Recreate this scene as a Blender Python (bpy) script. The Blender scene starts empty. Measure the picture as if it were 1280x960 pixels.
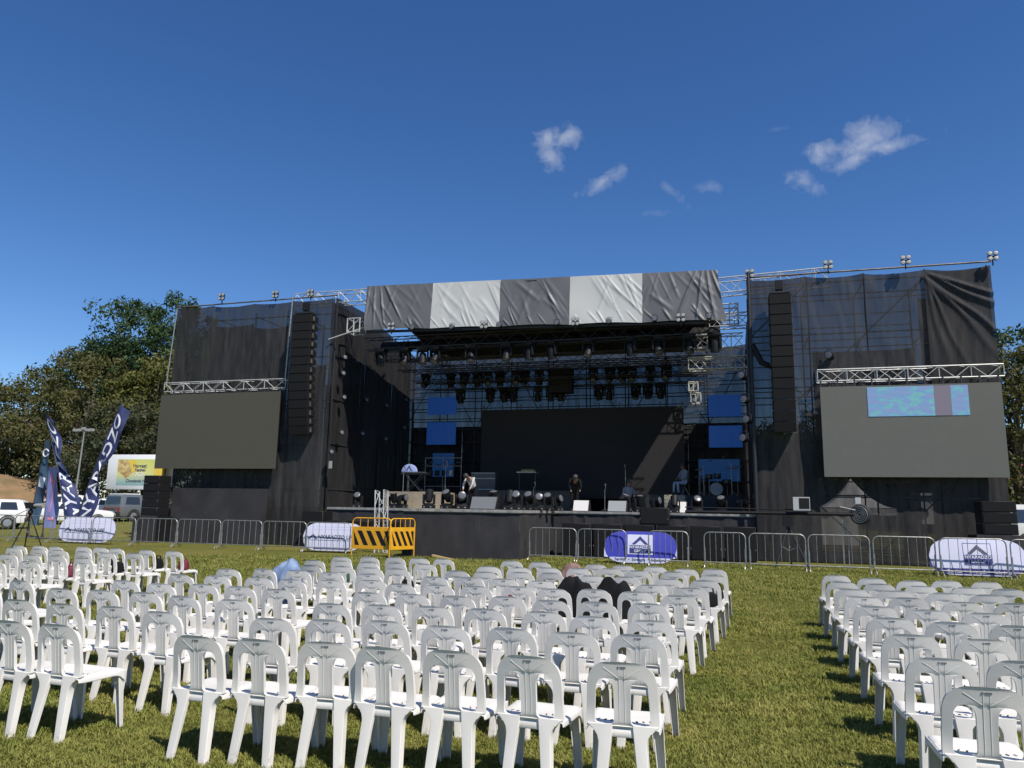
import bpy, bmesh, math, random
import numpy as np
from mathutils import Vector, Matrix, noise
R = math.radians
rnd = random.Random(7)
S = bpy.context.scene
COL = S.collection

# ------------------------------------------------------------------ camera, sky, sun, exposure
# world frame = stage frame: +x runs along the stage front, +y towards the stage, camera stands at the origin
FPX, CAM_H, ROLL, YAW = 930.0, 1.65, R(1.0), R(16.3)
PITCH = math.atan(158.5 / FPX)
fw = Vector((-math.sin(YAW) * math.cos(PITCH), math.cos(YAW) * math.cos(PITCH), math.sin(PITCH)))
rt = Vector((math.cos(YAW), math.sin(YAW), 0))
up = rt.cross(fw)
rt2 = math.cos(ROLL) * rt + math.sin(ROLL) * up
up2 = -math.sin(ROLL) * rt + math.cos(ROLL) * up
cam = bpy.data.cameras.new('camera'); camo = bpy.data.objects.new('camera', cam); COL.objects.link(camo)
cam.sensor_width = 36.0; cam.lens = 36.0 * FPX / 1280; cam.clip_end = 4000; cam.clip_start = 0.05
m = Matrix.Identity(4)
for i in range(3):
    m[i][0] = rt2[i]; m[i][1] = up2[i]; m[i][2] = -fw[i]
m[2][3] = CAM_H
camo.matrix_world = m
S.camera = camo

SUN_TO = Vector((0.59, -0.45, 1.0)).normalized()
EL = math.asin(SUN_TO.z); AZ = math.atan2(SUN_TO.x, SUN_TO.y)
W = bpy.data.worlds.new('World'); S.world = W; W.use_nodes = True
nt = W.node_tree; nt.nodes.clear()
def wn(t): return nt.nodes.new(t)
sky = wn('ShaderNodeTexSky'); sky.sky_type = 'NISHITA'; sky.sun_disc = False
sky.sun_elevation = EL; sky.sun_rotation = AZ; sky.altitude = 1500; sky.air_density = 1.0; sky.dust_density = 0.25; sky.ozone_density = 3.0
bg = wn('ShaderNodeBackground'); bg.inputs[1].default_value = 0.115
hs = wn('ShaderNodeHueSaturation'); hs.inputs['Saturation'].default_value = 1.24; hs.inputs['Hue'].default_value = 0.507; nt.links.new(sky.outputs[0], hs.inputs['Color'])
wo = wn('ShaderNodeOutputWorld'); nt.links.new(bg.outputs[0], wo.inputs[0])
tc = wn('ShaderNodeTexCoord')
def vm(op, a, b=None):
    n = wn('ShaderNodeVectorMath'); n.operation = op
    for i, q in enumerate((a, b)):
        if q is None: continue
        if isinstance(q, (tuple, Vector)): n.inputs[i].default_value = tuple(q)
        else: nt.links.new(q, n.inputs[i])
    return n.outputs[1] if op in ('DOT_PRODUCT', 'LENGTH') else n.outputs[0]
def mt(op, a, b=0.0, c=0.0, clamp=False):
    n = wn('ShaderNodeMath'); n.operation = op; n.use_clamp = clamp
    for i, q in enumerate((a, b, c)):
        if isinstance(q, (int, float)): n.inputs[i].default_value = q
        else: nt.links.new(q, n.inputs[i])
    return n.outputs[0]
nz = wn('ShaderNodeTexNoise'); nz.inputs['Scale'].default_value = 40; nz.inputs['Detail'].default_value = 9; nz.inputs['Roughness'].default_value = 0.58
nz.inputs['Distortion'].default_value = 0.35
nt.links.new(tc.outputs['Generated'], nz.inputs['Vector'])
# small fair-weather clouds: direction (pixel), half extents (pixel), tilt, density
CLOUDS = [(688, 172, 20, 13, 0.2, .8), (706, 172, 20, 9, 0.0, .8), (690, 196, 15, 13, -.9, .6), (757, 224, 22, 8, .5, .55), (838, 238, 16, 5, -.8, .25), (888, 233, 12, 6, 0, .28),
          (1048, 187, 30, 11, -.1, .8), (1086, 168, 24, 15, .3, .65), (1108, 184, 32, 7, .05, .7), (1072, 198, 22, 9, .1, .65), (1003, 224, 18, 9, -.6, .6), (822, 266, 14, 4, 0, .18), (973, 161, 12, 3, 0, .15),
          (1700, 120, 120, 40, .1, .7), (-420, 260, 110, 34, .1, .7), (300, -420, 150, 40, .2, .6)]
tot = None
for (px, py, sx, sy, a, dens) in CLOUDS:
    d = (fw + rt2 * ((px - 640) / FPX) - up2 * ((py - 480) / FPX)).normalized()
    t1 = d.cross(Vector((0, 0, 1))).normalized(); t2 = t1.cross(d)
    e1 = (t1 * math.cos(a) + t2 * math.sin(a)) * (FPX / sx * .95); e2 = (-t1 * math.sin(a) + t2 * math.cos(a)) * (FPX / sy * .95)
    x1 = mt('SUBTRACT', vm('DOT_PRODUCT', tc.outputs['Generated'], e1), e1.dot(d))
    x2 = mt('SUBTRACT', vm('DOT_PRODUCT', tc.outputs['Generated'], e2), e2.dot(d))
    rr = mt('SQRT', mt('ADD', mt('MULTIPLY', x1, x1), mt('MULTIPLY', x2, x2)))
    front = mt('GREATER_THAN', vm('DOT_PRODUCT', tc.outputs['Generated'], d), 0.2)
    ms = mt('MULTIPLY', mt('SUBTRACT', mt('MULTIPLY_ADD', nz.outputs[0], 4.0, -0.75), rr), 0.6, clamp=True)
    ms = mt('MULTIPLY', mt('MULTIPLY', ms, front), dens)
    tot = ms if tot is None else mt('MAXIMUM', tot, ms)
mx = wn('ShaderNodeMix'); mx.data_type = 'RGBA'
nt.links.new(mt('MULTIPLY', tot, 0.62), mx.inputs[0]); nt.links.new(hs.outputs[0], mx.inputs[6]); mx.inputs[7].default_value = (5.6, 5.8, 6.2, 1)
nt.links.new(mx.outputs[2], bg.inputs[0])

sl = bpy.data.lights.new('sun', 'SUN'); sl.energy = 5.0; sl.angle = R(0.53); sl.color = (1.0, 0.94, 0.86)
so = bpy.data.objects.new('sun', sl); COL.objects.link(so); so.rotation_euler = (-SUN_TO).to_track_quat('-Z', 'Y').to_euler(); so.location = (20, -20, 40)
S.view_settings.view_transform = 'Standard'; S.view_settings.look = 'None'; S.view_settings.exposure = 0.2; S.view_settings.gamma = 1.0
S.view_settings.use_curve_mapping = False
S.render.engine = 'CYCLES'
S.cycles.max_bounces = 6; S.cycles.transparent_max_bounces = 16; S.cycles.use_denoising = True

# ------------------------------------------------------------------ materials
MATS = {}
def mat(name, col, rough=0.6, metal=0.0, col2=None, scale=3.0, bump=0.0, bscale=40.0, spec=0.5, detail=5.0, emit=None, es=1.0, obj_var=0.0, stretch=None, trans=0.0):
    if name in MATS: return MATS[name]
    M = bpy.data.materials.new(name); M.use_nodes = True; T = M.node_tree; N = T.nodes; P = N['Principled BSDF']
    P.inputs['Roughness'].default_value = rough; P.inputs['Metallic'].default_value = metal; P.inputs['Specular IOR Level'].default_value = spec
    P.inputs['Base Color'].default_value = (*col, 1)
    L = T.links.new
    co = N.new('ShaderNodeNewGeometry').outputs['Position']
    if stretch:
        mp = N.new('ShaderNodeMapping'); L(co, mp.inputs[0]); mp.inputs['Scale'].default_value = stretch; co = mp.outputs[0]
    out = None
    if col2 is not None:
        n = N.new('ShaderNodeTexNoise'); n.inputs['Scale'].default_value = scale; n.inputs['Detail'].default_value = detail; L(co, n.inputs['Vector'])
        r = N.new('ShaderNodeValToRGB'); r.color_ramp.elements[0].position = 0.33; r.color_ramp.elements[1].position = 0.68
        r.color_ramp.elements[0].color = (*col, 1); r.color_ramp.elements[1].color = (*col2, 1); L(n.outputs[0], r.inputs[0]); out = r.outputs[0]
    if obj_var:
        oi = N.new('ShaderNodeObjectInfo'); h = N.new('ShaderNodeHueSaturation')
        if out: L(out, h.inputs['Color'])
        else: h.inputs['Color'].default_value = (*col, 1)
        mr = N.new('ShaderNodeMapRange'); L(oi.outputs['Random'], mr.inputs[0]); mr.inputs[3].default_value = 1 - obj_var; mr.inputs[4].default_value = 1 + obj_var
        L(mr.outputs[0], h.inputs['Value']); out = h.outputs[0]
    if out: L(out, P.inputs['Base Color'])
    if bump:
        n2 = N.new('ShaderNodeTexNoise'); n2.inputs['Scale'].default_value = bscale; n2.inputs['Detail'].default_value = 4; L(co, n2.inputs['Vector'])
        b = N.new('ShaderNodeBump'); b.inputs['Strength'].default_value = bump; b.inputs['Distance'].default_value = 0.02; L(n2.outputs[0], b.inputs['Height']); L(b.outputs[0], P.inputs['Normal'])
    if emit:
        P.inputs['Emission Color'].default_value = (*emit, 1); P.inputs['Emission Strength'].default_value = es
    if trans:
        tr = N.new('ShaderNodeBsdfTranslucent'); ms = N.new('ShaderNodeMixShader'); ms.inputs[0].default_value = trans
        if out: L(out, tr.inputs[0])
        else: tr.inputs[0].default_value = (*col, 1)
        L(P.outputs[0], ms.inputs[1]); L(tr.outputs[0], ms.inputs[2]); L(ms.outputs[0], N['Material Output'].inputs[0])
    MATS[name] = M; return M

def mesh_cloth(name, col, col2, thru, vary=0.1):
    """shade netting: dark fabric that lets part of the light through its holes"""
    M = bpy.data.materials.new(name); M.use_nodes = True; T = M.node_tree; N = T.nodes; L = T.links.new; P = N['Principled BSDF']
    P.inputs['Roughness'].default_value = 0.75; P.inputs['Specular IOR Level'].default_value = 0.25
    g = N.new('ShaderNodeNewGeometry'); mp = N.new('ShaderNodeMapping'); L(g.outputs['Position'], mp.inputs[0]); mp.inputs['Scale'].default_value = (2.2, 2.2, 0.28)
    n = N.new('ShaderNodeTexNoise'); n.inputs['Scale'].default_value = 2.0; n.inputs['Detail'].default_value = 8; n.inputs['Roughness'].default_value = 0.65; L(mp.outputs[0], n.inputs['Vector'])
    r = N.new('ShaderNodeValToRGB'); r.color_ramp.elements[0].position = 0.35; r.color_ramp.elements[1].position = 0.72
    r.color_ramp.elements[0].color = (*col, 1); r.color_ramp.elements[1].color = (*col2, 1); L(n.outputs[0], r.inputs[0]); L(r.outputs[0], P.inputs['Base Color'])
    tr = N.new('ShaderNodeBsdfTransparent'); ms = N.new('ShaderNodeMixShader')
    mr = N.new('ShaderNodeMapRange'); L(n.outputs[0], mr.inputs[0]); mr.inputs[1].default_value = 0.3; mr.inputs[2].default_value = 0.7
    mr.inputs[3].default_value = 1 - thru - vary; mr.inputs[4].default_value = 1 - thru + vary
    L(mr.outputs[0], ms.inputs[0]); L(tr.outputs[0], ms.inputs[1]); L(P.outputs[0], ms.inputs[2]); L(ms.outputs[0], N['Material Output'].inputs[0])
    MATS[name] = M; return M

def chair_plastic():
    M = mat('white_plastic', (0.75, 0.72, 0.665), 0.45, col2=(0.69, 0.66, 0.60), scale=4, spec=0.4, obj_var=0.06)
    T = M.node_tree; N = T.nodes; L = T.links.new; P = N['Principled BSDF']; src = P.inputs['Base Color'].links[0].from_socket
    # scuffs and dried mud carried by the plastic itself, thickest on the feet
    g = N.new('ShaderNodeNewGeometry').outputs['Position']; sx = N.new('ShaderNodeSeparateXYZ'); L(g, sx.inputs[0])
    n = N.new('ShaderNodeTexNoise'); n.inputs['Scale'].default_value = 38; n.inputs['Detail'].default_value = 6; n.inputs['Roughness'].default_value = .7; L(g, n.inputs['Vector'])
    h = N.new('ShaderNodeMapRange'); L(sx.outputs[2], h.inputs[0]); h.inputs[1].default_value = .0; h.inputs[2].default_value = .16; h.inputs[3].default_value = .20; h.inputs[4].default_value = 0.0
    a = N.new('ShaderNodeMath'); a.operation = 'ADD'; L(n.outputs[0], a.inputs[0]); L(h.outputs[0], a.inputs[1])
    r = N.new('ShaderNodeMapRange'); L(a.outputs[0], r.inputs[0]); r.inputs[1].default_value = .66; r.inputs[2].default_value = .80; r.inputs[3].default_value = 0.0; r.inputs[4].default_value = .55
    m_ = N.new('ShaderNodeMix'); m_.data_type = 'RGBA'; L(r.outputs[0], m_.inputs[0]); L(src, m_.inputs[6]); m_.inputs[7].default_value = (.30, .25, .16, 1); L(m_.outputs[2], P.inputs['Base Color'])
    return M
PLASTIC = chair_plastic()
PRINT_SHADE_DK = mat('imprint_and_slot_shade', (0.12, 0.12, 0.12), 0.6)  # back imprint, and the painted shade of the seat's drain holes
STEEL = mat('galvanised_steel', (0.42, 0.42, 0.40), 0.45, 0.75, col2=(0.26, 0.26, 0.25), scale=9)
ALU = mat('truss_aluminium', (0.60, 0.60, 0.58), 0.42, 0.35, col2=(0.46, 0.46, 0.44), scale=6)
ALU_DK = mat('truss_black', (0.045, 0.045, 0.05), 0.45, 0.4)
SCAF = mat('scaffold_black', (0.03, 0.03, 0.034), 0.5, 0.3)
SCAF_RUST = mat('scaffold_worn', (0.10, 0.075, 0.055), 0.6, 0.4, col2=(0.20, 0.19, 0.18), scale=4)
BLACK = mat('black_paint', (0.011, 0.011, 0.012), 0.55, spec=.25)
GRILLE = mat('speaker_grille', (0.013, 0.013, 0.014), 0.75, bump=0.4, bscale=180, spec=.15)
DRAPE = mat('black_drape', (0.020, 0.019, 0.021), 0.8, col2=(0.032, 0.030, 0.033), scale=1.6, bump=0.25, bscale=9)
LENS = mat('lamp_lens', (0.13, 0.135, 0.145), 0.3, 0.2, spec=0.5)
LENS_W = mat('lamp_white', (0.30, 0.30, 0.29), 0.3)
SILVER = mat('valance_silver', (0.49, 0.495, 0.48), 0.65, 0.0, col2=(0.45, 0.455, 0.445), scale=0.8, bump=0.04, bscale=7)
GREYF = mat('valance_grey', (0.105, 0.105, 0.11), 0.5, col2=(0.125, 0.125, 0.13), scale=0.8, bump=0.04, bscale=7)
DECKM = mat('deck_ply', (0.30, 0.28, 0.25), 0.6, col2=(0.22, 0.21, 0.19), scale=3)
EDGE = mat('deck_edge', (0.34, 0.33, 0.31), 0.5, col2=(0.16, 0.16, 0.15), scale=5)
RISER = mat('riser_dark', (0.020, 0.024, 0.026), 0.7)
PLY = mat('riser_plywood', (0.36, 0.30, 0.21), 0.65, col2=(0.28, 0.23, 0.16), scale=4, stretch=(1, 1, 6))
LED_L = mat('led_face_brown', (0.076, 0.071, 0.055), 0.6, obj_var=0.012, spec=0.3)
LED_R = mat('led_face_grey', (0.122, 0.124, 0.108), 0.6, obj_var=0.010, spec=0.3)
LED_C = mat('led_face_black', (0.038, 0.036, 0.036), 0.8, obj_var=0.02, spec=0.03)
BLUE = mat('led_blue', (0.01, 0.02, 0.06), 0.5, emit=(0.012, 0.09, 0.42), es=0.24, obj_var=0.0)
BLUE2 = mat('led_blue_dim', (0.01, 0.02, 0.05), 0.5, emit=(0.012, 0.10, 0.36), es=0.16)
YEL = mat('barrier_yellow', (0.72, 0.36, 0.015), 0.45, col2=(0.62, 0.30, 0.015), scale=6)
GLASS = mat('car_glass', (0.025, 0.032, 0.038), 0.06, spec=0.9)
TYRE = mat('tyre_rubber', (0.02, 0.02, 0.02), 0.8)
RIM = mat('wheel_rim', (0.42, 0.42, 0.43), 0.35, 0.7)
WHITEP = mat('white_car_paint', (0.78, 0.78, 0.77), 0.25, spec=0.6)
GREYP = mat('grey_car_paint', (0.16, 0.175, 0.185), 0.3, 0.3, spec=0.6)
TRIM = mat('dark_trim', (0.03, 0.03, 0.03), 0.6)
REDL = mat('tail_lamp', (0.25, 0.02, 0.02), 0.25)
BANW = mat('banner_white', (0.68, 0.69, 0.84), 0.6, bump=0.1, bscale=5, trans=0.15)
BANB = mat('banner_blue', (0.045, 0.050, 0.40), 0.6, bump=0.1, bscale=5)
NAVY = mat('print_navy', (0.030, 0.035, 0.17), 0.6)
NAVYF = mat('flag_navy', (0.014, 0.020, 0.085), 0.65, col2=(0.034, 0.050, 0.16), scale=3, trans=0.12)
PRINTW = mat('print_white', (0.76, 0.77, 0.84), 0.6, trans=0.12)
PRINTG = mat('print_grey', (0.07, 0.075, 0.12), 0.6)

# ------------------------------------------------------------------ helpers
class MB:
    def __init__(s): s.v = []; s.f = []
    def add(s, vs, fs):
        o = len(s.v); s.v += [tuple(p) for p in vs]; s.f += [tuple(i + o for i in f) for f in fs]; return s
    def box(s, c, d, rot=None, top=None):
        hx, hy, hz = d[0] / 2, d[1] / 2, d[2] / 2; P = []
        for z in (-1, 1):
            k = top if (top and z > 0) else (1, 1)
            for x, y in ((-1, -1), (1, -1), (1, 1), (-1, 1)):
                q = Vector((x * hx * k[0], y * hy * k[1], z * hz))
                if rot is not None: q = rot @ q
                P.append(q + Vector(c))
        return s.add(P, [(3, 2, 1, 0), (4, 5, 6, 7), (0, 1, 5, 4), (1, 2, 6, 5), (2, 3, 7, 6), (3, 0, 4, 7)])
    def tube(s, pts, r, n=8, cap=True):
        pts = [Vector(p) for p in pts]; rs = r if isinstance(r, (list, tuple)) else [r] * len(pts)
        rings = []; a = None
        for i, p in enumerate(pts):
            t = (pts[min(i + 1, len(pts) - 1)] - pts[max(i - 1, 0)]).normalized()
            if a is None or abs(a.dot(t)) > .95:
                a = t.orthogonal().normalized()
            a = (a - t * a.dot(t)).normalized(); b = t.cross(a)
            rings.append([p + (a * math.cos(2 * math.pi * k / n) + b * math.sin(2 * math.pi * k / n)) * rs[i] for k in range(n)])
        V_ = [q for g in rings for q in g]; F_ = []
        for i in range(len(pts) - 1):
            for k in range(n):
                F_.append((i * n + k, i * n + (k + 1) % n, (i + 1) * n + (k + 1) % n, (i + 1) * n + k))
        if cap: F_ += [tuple(range(n))[::-1], tuple((len(pts) - 1) * n + k for k in range(n))]
        return s.add(V_, F_)
    def lathe(s, prof, n=16, c=(0, 0, 0), rot=None):
        V_ = []; F_ = []
        for (r, z) in prof:
            for k in range(n):
                q = Vector((r * math.cos(2 * math.pi * k / n), r * math.sin(2 * math.pi * k / n), z))
                if rot is not None: q = rot @ q
                V_.append(q + Vector(c))
        for i in range(len(prof) - 1):
            for k in range(n): F_.append((i * n + k, i * n + (k + 1) % n, (i + 1) * n + (k + 1) % n, (i + 1) * n + k))
        F_ += [tuple(range(n))[::-1], tuple((len(prof) - 1) * n + k for k in range(n))]
        return s.add(V_, F_)
    def grid(s, f, nu, nv):
        V_ = [f(i / nu, j / nv) for j in range(nv + 1) for i in range(nu + 1)]
        F_ = [(j * (nu + 1) + i, j * (nu + 1) + i + 1, (j + 1) * (nu + 1) + i + 1, (j + 1) * (nu + 1) + i) for j in range(nv) for i in range(nu)]
        return s.add(V_, F_)
    def prism(s, poly, y0, y1, axes='xz'):
        n = len(poly); mk = (lambda p, y: (p[0], y, p[1])) if axes == 'xz' else ((lambda p, y: (y, p[0], p[1])) if axes == 'yz' else (lambda p, y: (p[0], p[1], y)))
        V_ = [mk(p, y0) for p in poly] + [mk(p, y1) for p in poly]
        return s.add(V_, [tuple(range(n)), tuple(range(n, 2 * n))[::-1]] + [(i, n + i, n + (i + 1) % n, (i + 1) % n) for i in range(n)])
    def mesh(s, name, material=None, smooth=False, off=None):
        me = bpy.data.meshes.new(name)
        vs = s.v if off is None else [(p[0] - off[0], p[1] - off[1], p[2] - off[2]) for p in s.v]
        me.from_pydata(vs, [], s.f); me.update()
        bm = bmesh.new(); bm.from_mesh(me); bmesh.ops.recalc_face_normals(bm, faces=bm.faces); bm.to_mesh(me); bm.free()
        if material: me.materials.append(material)
        if smooth:
            me.polygons.foreach_set('use_smooth', [True] * len(me.polygons))
            if smooth != 'all' and hasattr(me, 'set_sharp_from_angle'): me.set_sharp_from_angle(angle=R(smooth if not isinstance(smooth, bool) else 40))
        return me
    def build(s, name, material, parent=None, smooth=False, off=None):
        return link(name, s.mesh(name, material, smooth, off), parent)

def link(name, me, parent=None):
    o = bpy.data.objects.new(name, me); COL.objects.link(o)
    if parent is not None: o.parent = parent
    return o
def tag(o, label=None, cat=None, group=None, kind=None):
    if label: o['label'] = label
    if cat: o['category'] = cat
    if group: o['group'] = group
    if kind: o['kind'] = kind
    return o
def thing(name, label, cat, loc=(0, 0, 0), rz=0.0, group=None):
    o = bpy.data.objects.new(name, None); COL.objects.link(o); o.location = loc; o.rotation_euler = (0, 0, rz); o.empty_display_size = 0.2
    return tag(o, label, cat, group)
def bake(mb, name, material, mods, smooth=40):
    """mesh data with its modifiers applied"""
    o = mb.build(name + '_tmp', material, None, smooth)
    for kind, kw in mods:
        md = o.modifiers.new(kind, kind)
        for k, q in kw.items(): setattr(md, k, q)
    dg = bpy.context.evaluated_depsgraph_get(); dg.update()
    me = bpy.data.meshes.new_from_object(o.evaluated_get(dg)); me.name = name
    old = o.data; bpy.data.objects.remove(o); bpy.data.meshes.remove(old)
    if smooth:
        me.polygons.foreach_set('use_smooth', [True] * len(me.polygons)); me.set_sharp_from_angle(angle=R(smooth))
    return me
def bev(w=0.01, n=2): return ('BEVEL', dict(width=w, segments=n, limit_method='ANGLE', angle_limit=R(40)))
POLE = {}
def pole(parent, p0, p1, r, material, name, root=None, n=8):
    key = (material.name, n)
    if key not in POLE:
        POLE[key] = MB().tube([(0, 0, 0), (0, 0, 1)], 1.0, n).mesh('pole_' + material.name, material, smooth=40)
    o = link(name, POLE[key], parent)
    off = Vector((0, 0, 0)) if root is None else Vector(root.location)
    p0 = Vector(p0) - off; p1 = Vector(p1) - off; d = p1 - p0
    o.location = p0; o.rotation_mode = 'QUATERNION'; o.rotation_quaternion = d.to_track_quat('Z', 'Y'); o.scale = (r, r, d.length)
    return o
ORD = 'first second third fourth fifth sixth seventh eighth ninth tenth eleventh twelfth thirteenth fourteenth fifteenth sixteenth seventeenth eighteenth nineteenth twentieth'.split() + ['%dth' % i for i in range(21, 60)]
def copy_tree(o, parent=None):
    c = o.copy(); COL.objects.link(c); c.parent = parent
    for ch in list(o.children): copy_tree(ch, c)
    return c
def text_mb(txt, size, offset=0.0, align='CENTER'):
    cu = bpy.data.curves.new('t', 'FONT'); cu.body = txt; cu.size = size; cu.align_x = align; cu.align_y = 'CENTER'; cu.offset = offset; cu.resolution_u = 3
    o = bpy.data.objects.new('t', cu); COL.objects.link(o); dg = bpy.context.evaluated_depsgraph_get(); dg.update()
    me = bpy.data.meshes.new_from_object(o.evaluated_get(dg)); mb = MB()
    mb.add([v.co.copy() for v in me.vertices], [tuple(p.vertices) for p in me.polygons])
    bpy.data.objects.remove(o); bpy.data.curves.remove(cu); bpy.data.meshes.remove(me)
    return mb
def nse(x, y, z=0.0, s=1.0): return noise.noise(Vector((x * s, y * s, z * s)))
def gz(v):                       # the field is level up to the towers and climbs gently behind them
    t = max(0.0, v - 30.0)
    return 0.042 * t * t / (t + 3.0) if t > 0 else 0.0

# ------------------------------------------------------------------ ground
def ground_material():
    M = bpy.data.materials.new('lawn'); M.use_nodes = True; T = M.node_tree; N = T.nodes; L = T.links.new; P = N['Principled BSDF']
    g = N.new('ShaderNodeNewGeometry').outputs['Position']
    def noi(sc, de, ro=0.6):
        n = N.new('ShaderNodeTexNoise'); n.inputs['Scale'].default_value = sc; n.inputs['Detail'].default_value = de; n.inputs['Roughness'].default_value = ro; L(g, n.inputs['Vector']); return n.outputs[0]
    def ramp(v, a, b, p0, p1):
        r = N.new('ShaderNodeValToRGB'); r.color_ramp.elements[0].position = p0; r.color_ramp.elements[1].position = p1
        r.color_ramp.elements[0].color = (*a, 1); r.color_ramp.elements[1].color = (*b, 1); L(v, r.inputs[0]); return r.outputs[0]
    c1 = ramp(noi(0.35, 6), (0.145, 0.158, 0.036), (0.235, 0.205, 0.066), 0.36, 0.66)
    c2 = ramp(noi(9.0, 6, 0.7), (0.35, 0.38, 0.30), (1.25, 1.2, 1.1), 0.3, 0.72)
    mx = N.new('ShaderNodeMix'); mx.data_type = 'RGBA'; mx.blend_type = 'MULTIPLY'; mx.inputs[0].default_value = 1.0; L(c1, mx.inputs[6]); L(c2, mx.inputs[7])
    sx = N.new('ShaderNodeSeparateXYZ'); L(g, sx.inputs[0])
    L(mx.outputs[2], P.inputs['Base Color']); P.inputs['Roughness'].default_value = 0.95; P.inputs['Specular IOR Level'].default_value = 0.1
    b = N.new('ShaderNodeBump'); b.inputs['Strength'].default_value = 0.9; b.inputs['Distance'].default_value = 0.05; L(noi(26, 6, 0.7), b.inputs['Height']); L(b.outputs[0], P.inputs['Normal'])
    return M
LAWN = ground_material()
def ground():
    xs = [-700, -300, -150] + list(range(-100, 61, 4)) + [100, 200, 500]; ys = [-200, -60, -10, 0, 10, 20, 28] + list(np.arange(30, 61, 1.5)) + [65, 75, 90, 120, 200, 500, 1000]
    mb = MB(); nx = len(xs)
    for y in ys:
        for x in xs: mb.v.append((x, y, gz(min(y, 75))))
    for j in range(len(ys) - 1):
        for i in range(nx - 1): mb.f.append((j * nx + i, j * nx + i + 1, (j + 1) * nx + i + 1, (j + 1) * nx + i))
    tag(mb.build('ground', LAWN, smooth='all'), kind='structure')
ground()
EARTH = mat('bare_earth', (0.25, 0.15, 0.075), 0.95, col2=(0.13, 0.10, 0.045), scale=0.9, bump=1.0, bscale=3, detail=9)
def bank(name, x0, x1, y, h, label):
    def f(a, b):
        x = x0 + (x1 - x0) * a; e = min(1, 6 * a, 6 * (1 - a)); z = h * e * (math.sin(min(1, b * 1.4) * math.pi / 2)) + 0.6 * nse(x * .3, b * 3) + .25 * nse(x * 1.1, b * 7)
        return (x, y + 9 * b, gz(min(y, 75)) - 0.3 + z)
    tag(MB().grid(f, 40, 10).build(name, EARTH, smooth='all'), kind='structure')
bank('earth_bank', -100, -56, 47, 3.6, '')
bank('earth_bank', 14, 60, 52, 2.0, '')

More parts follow.
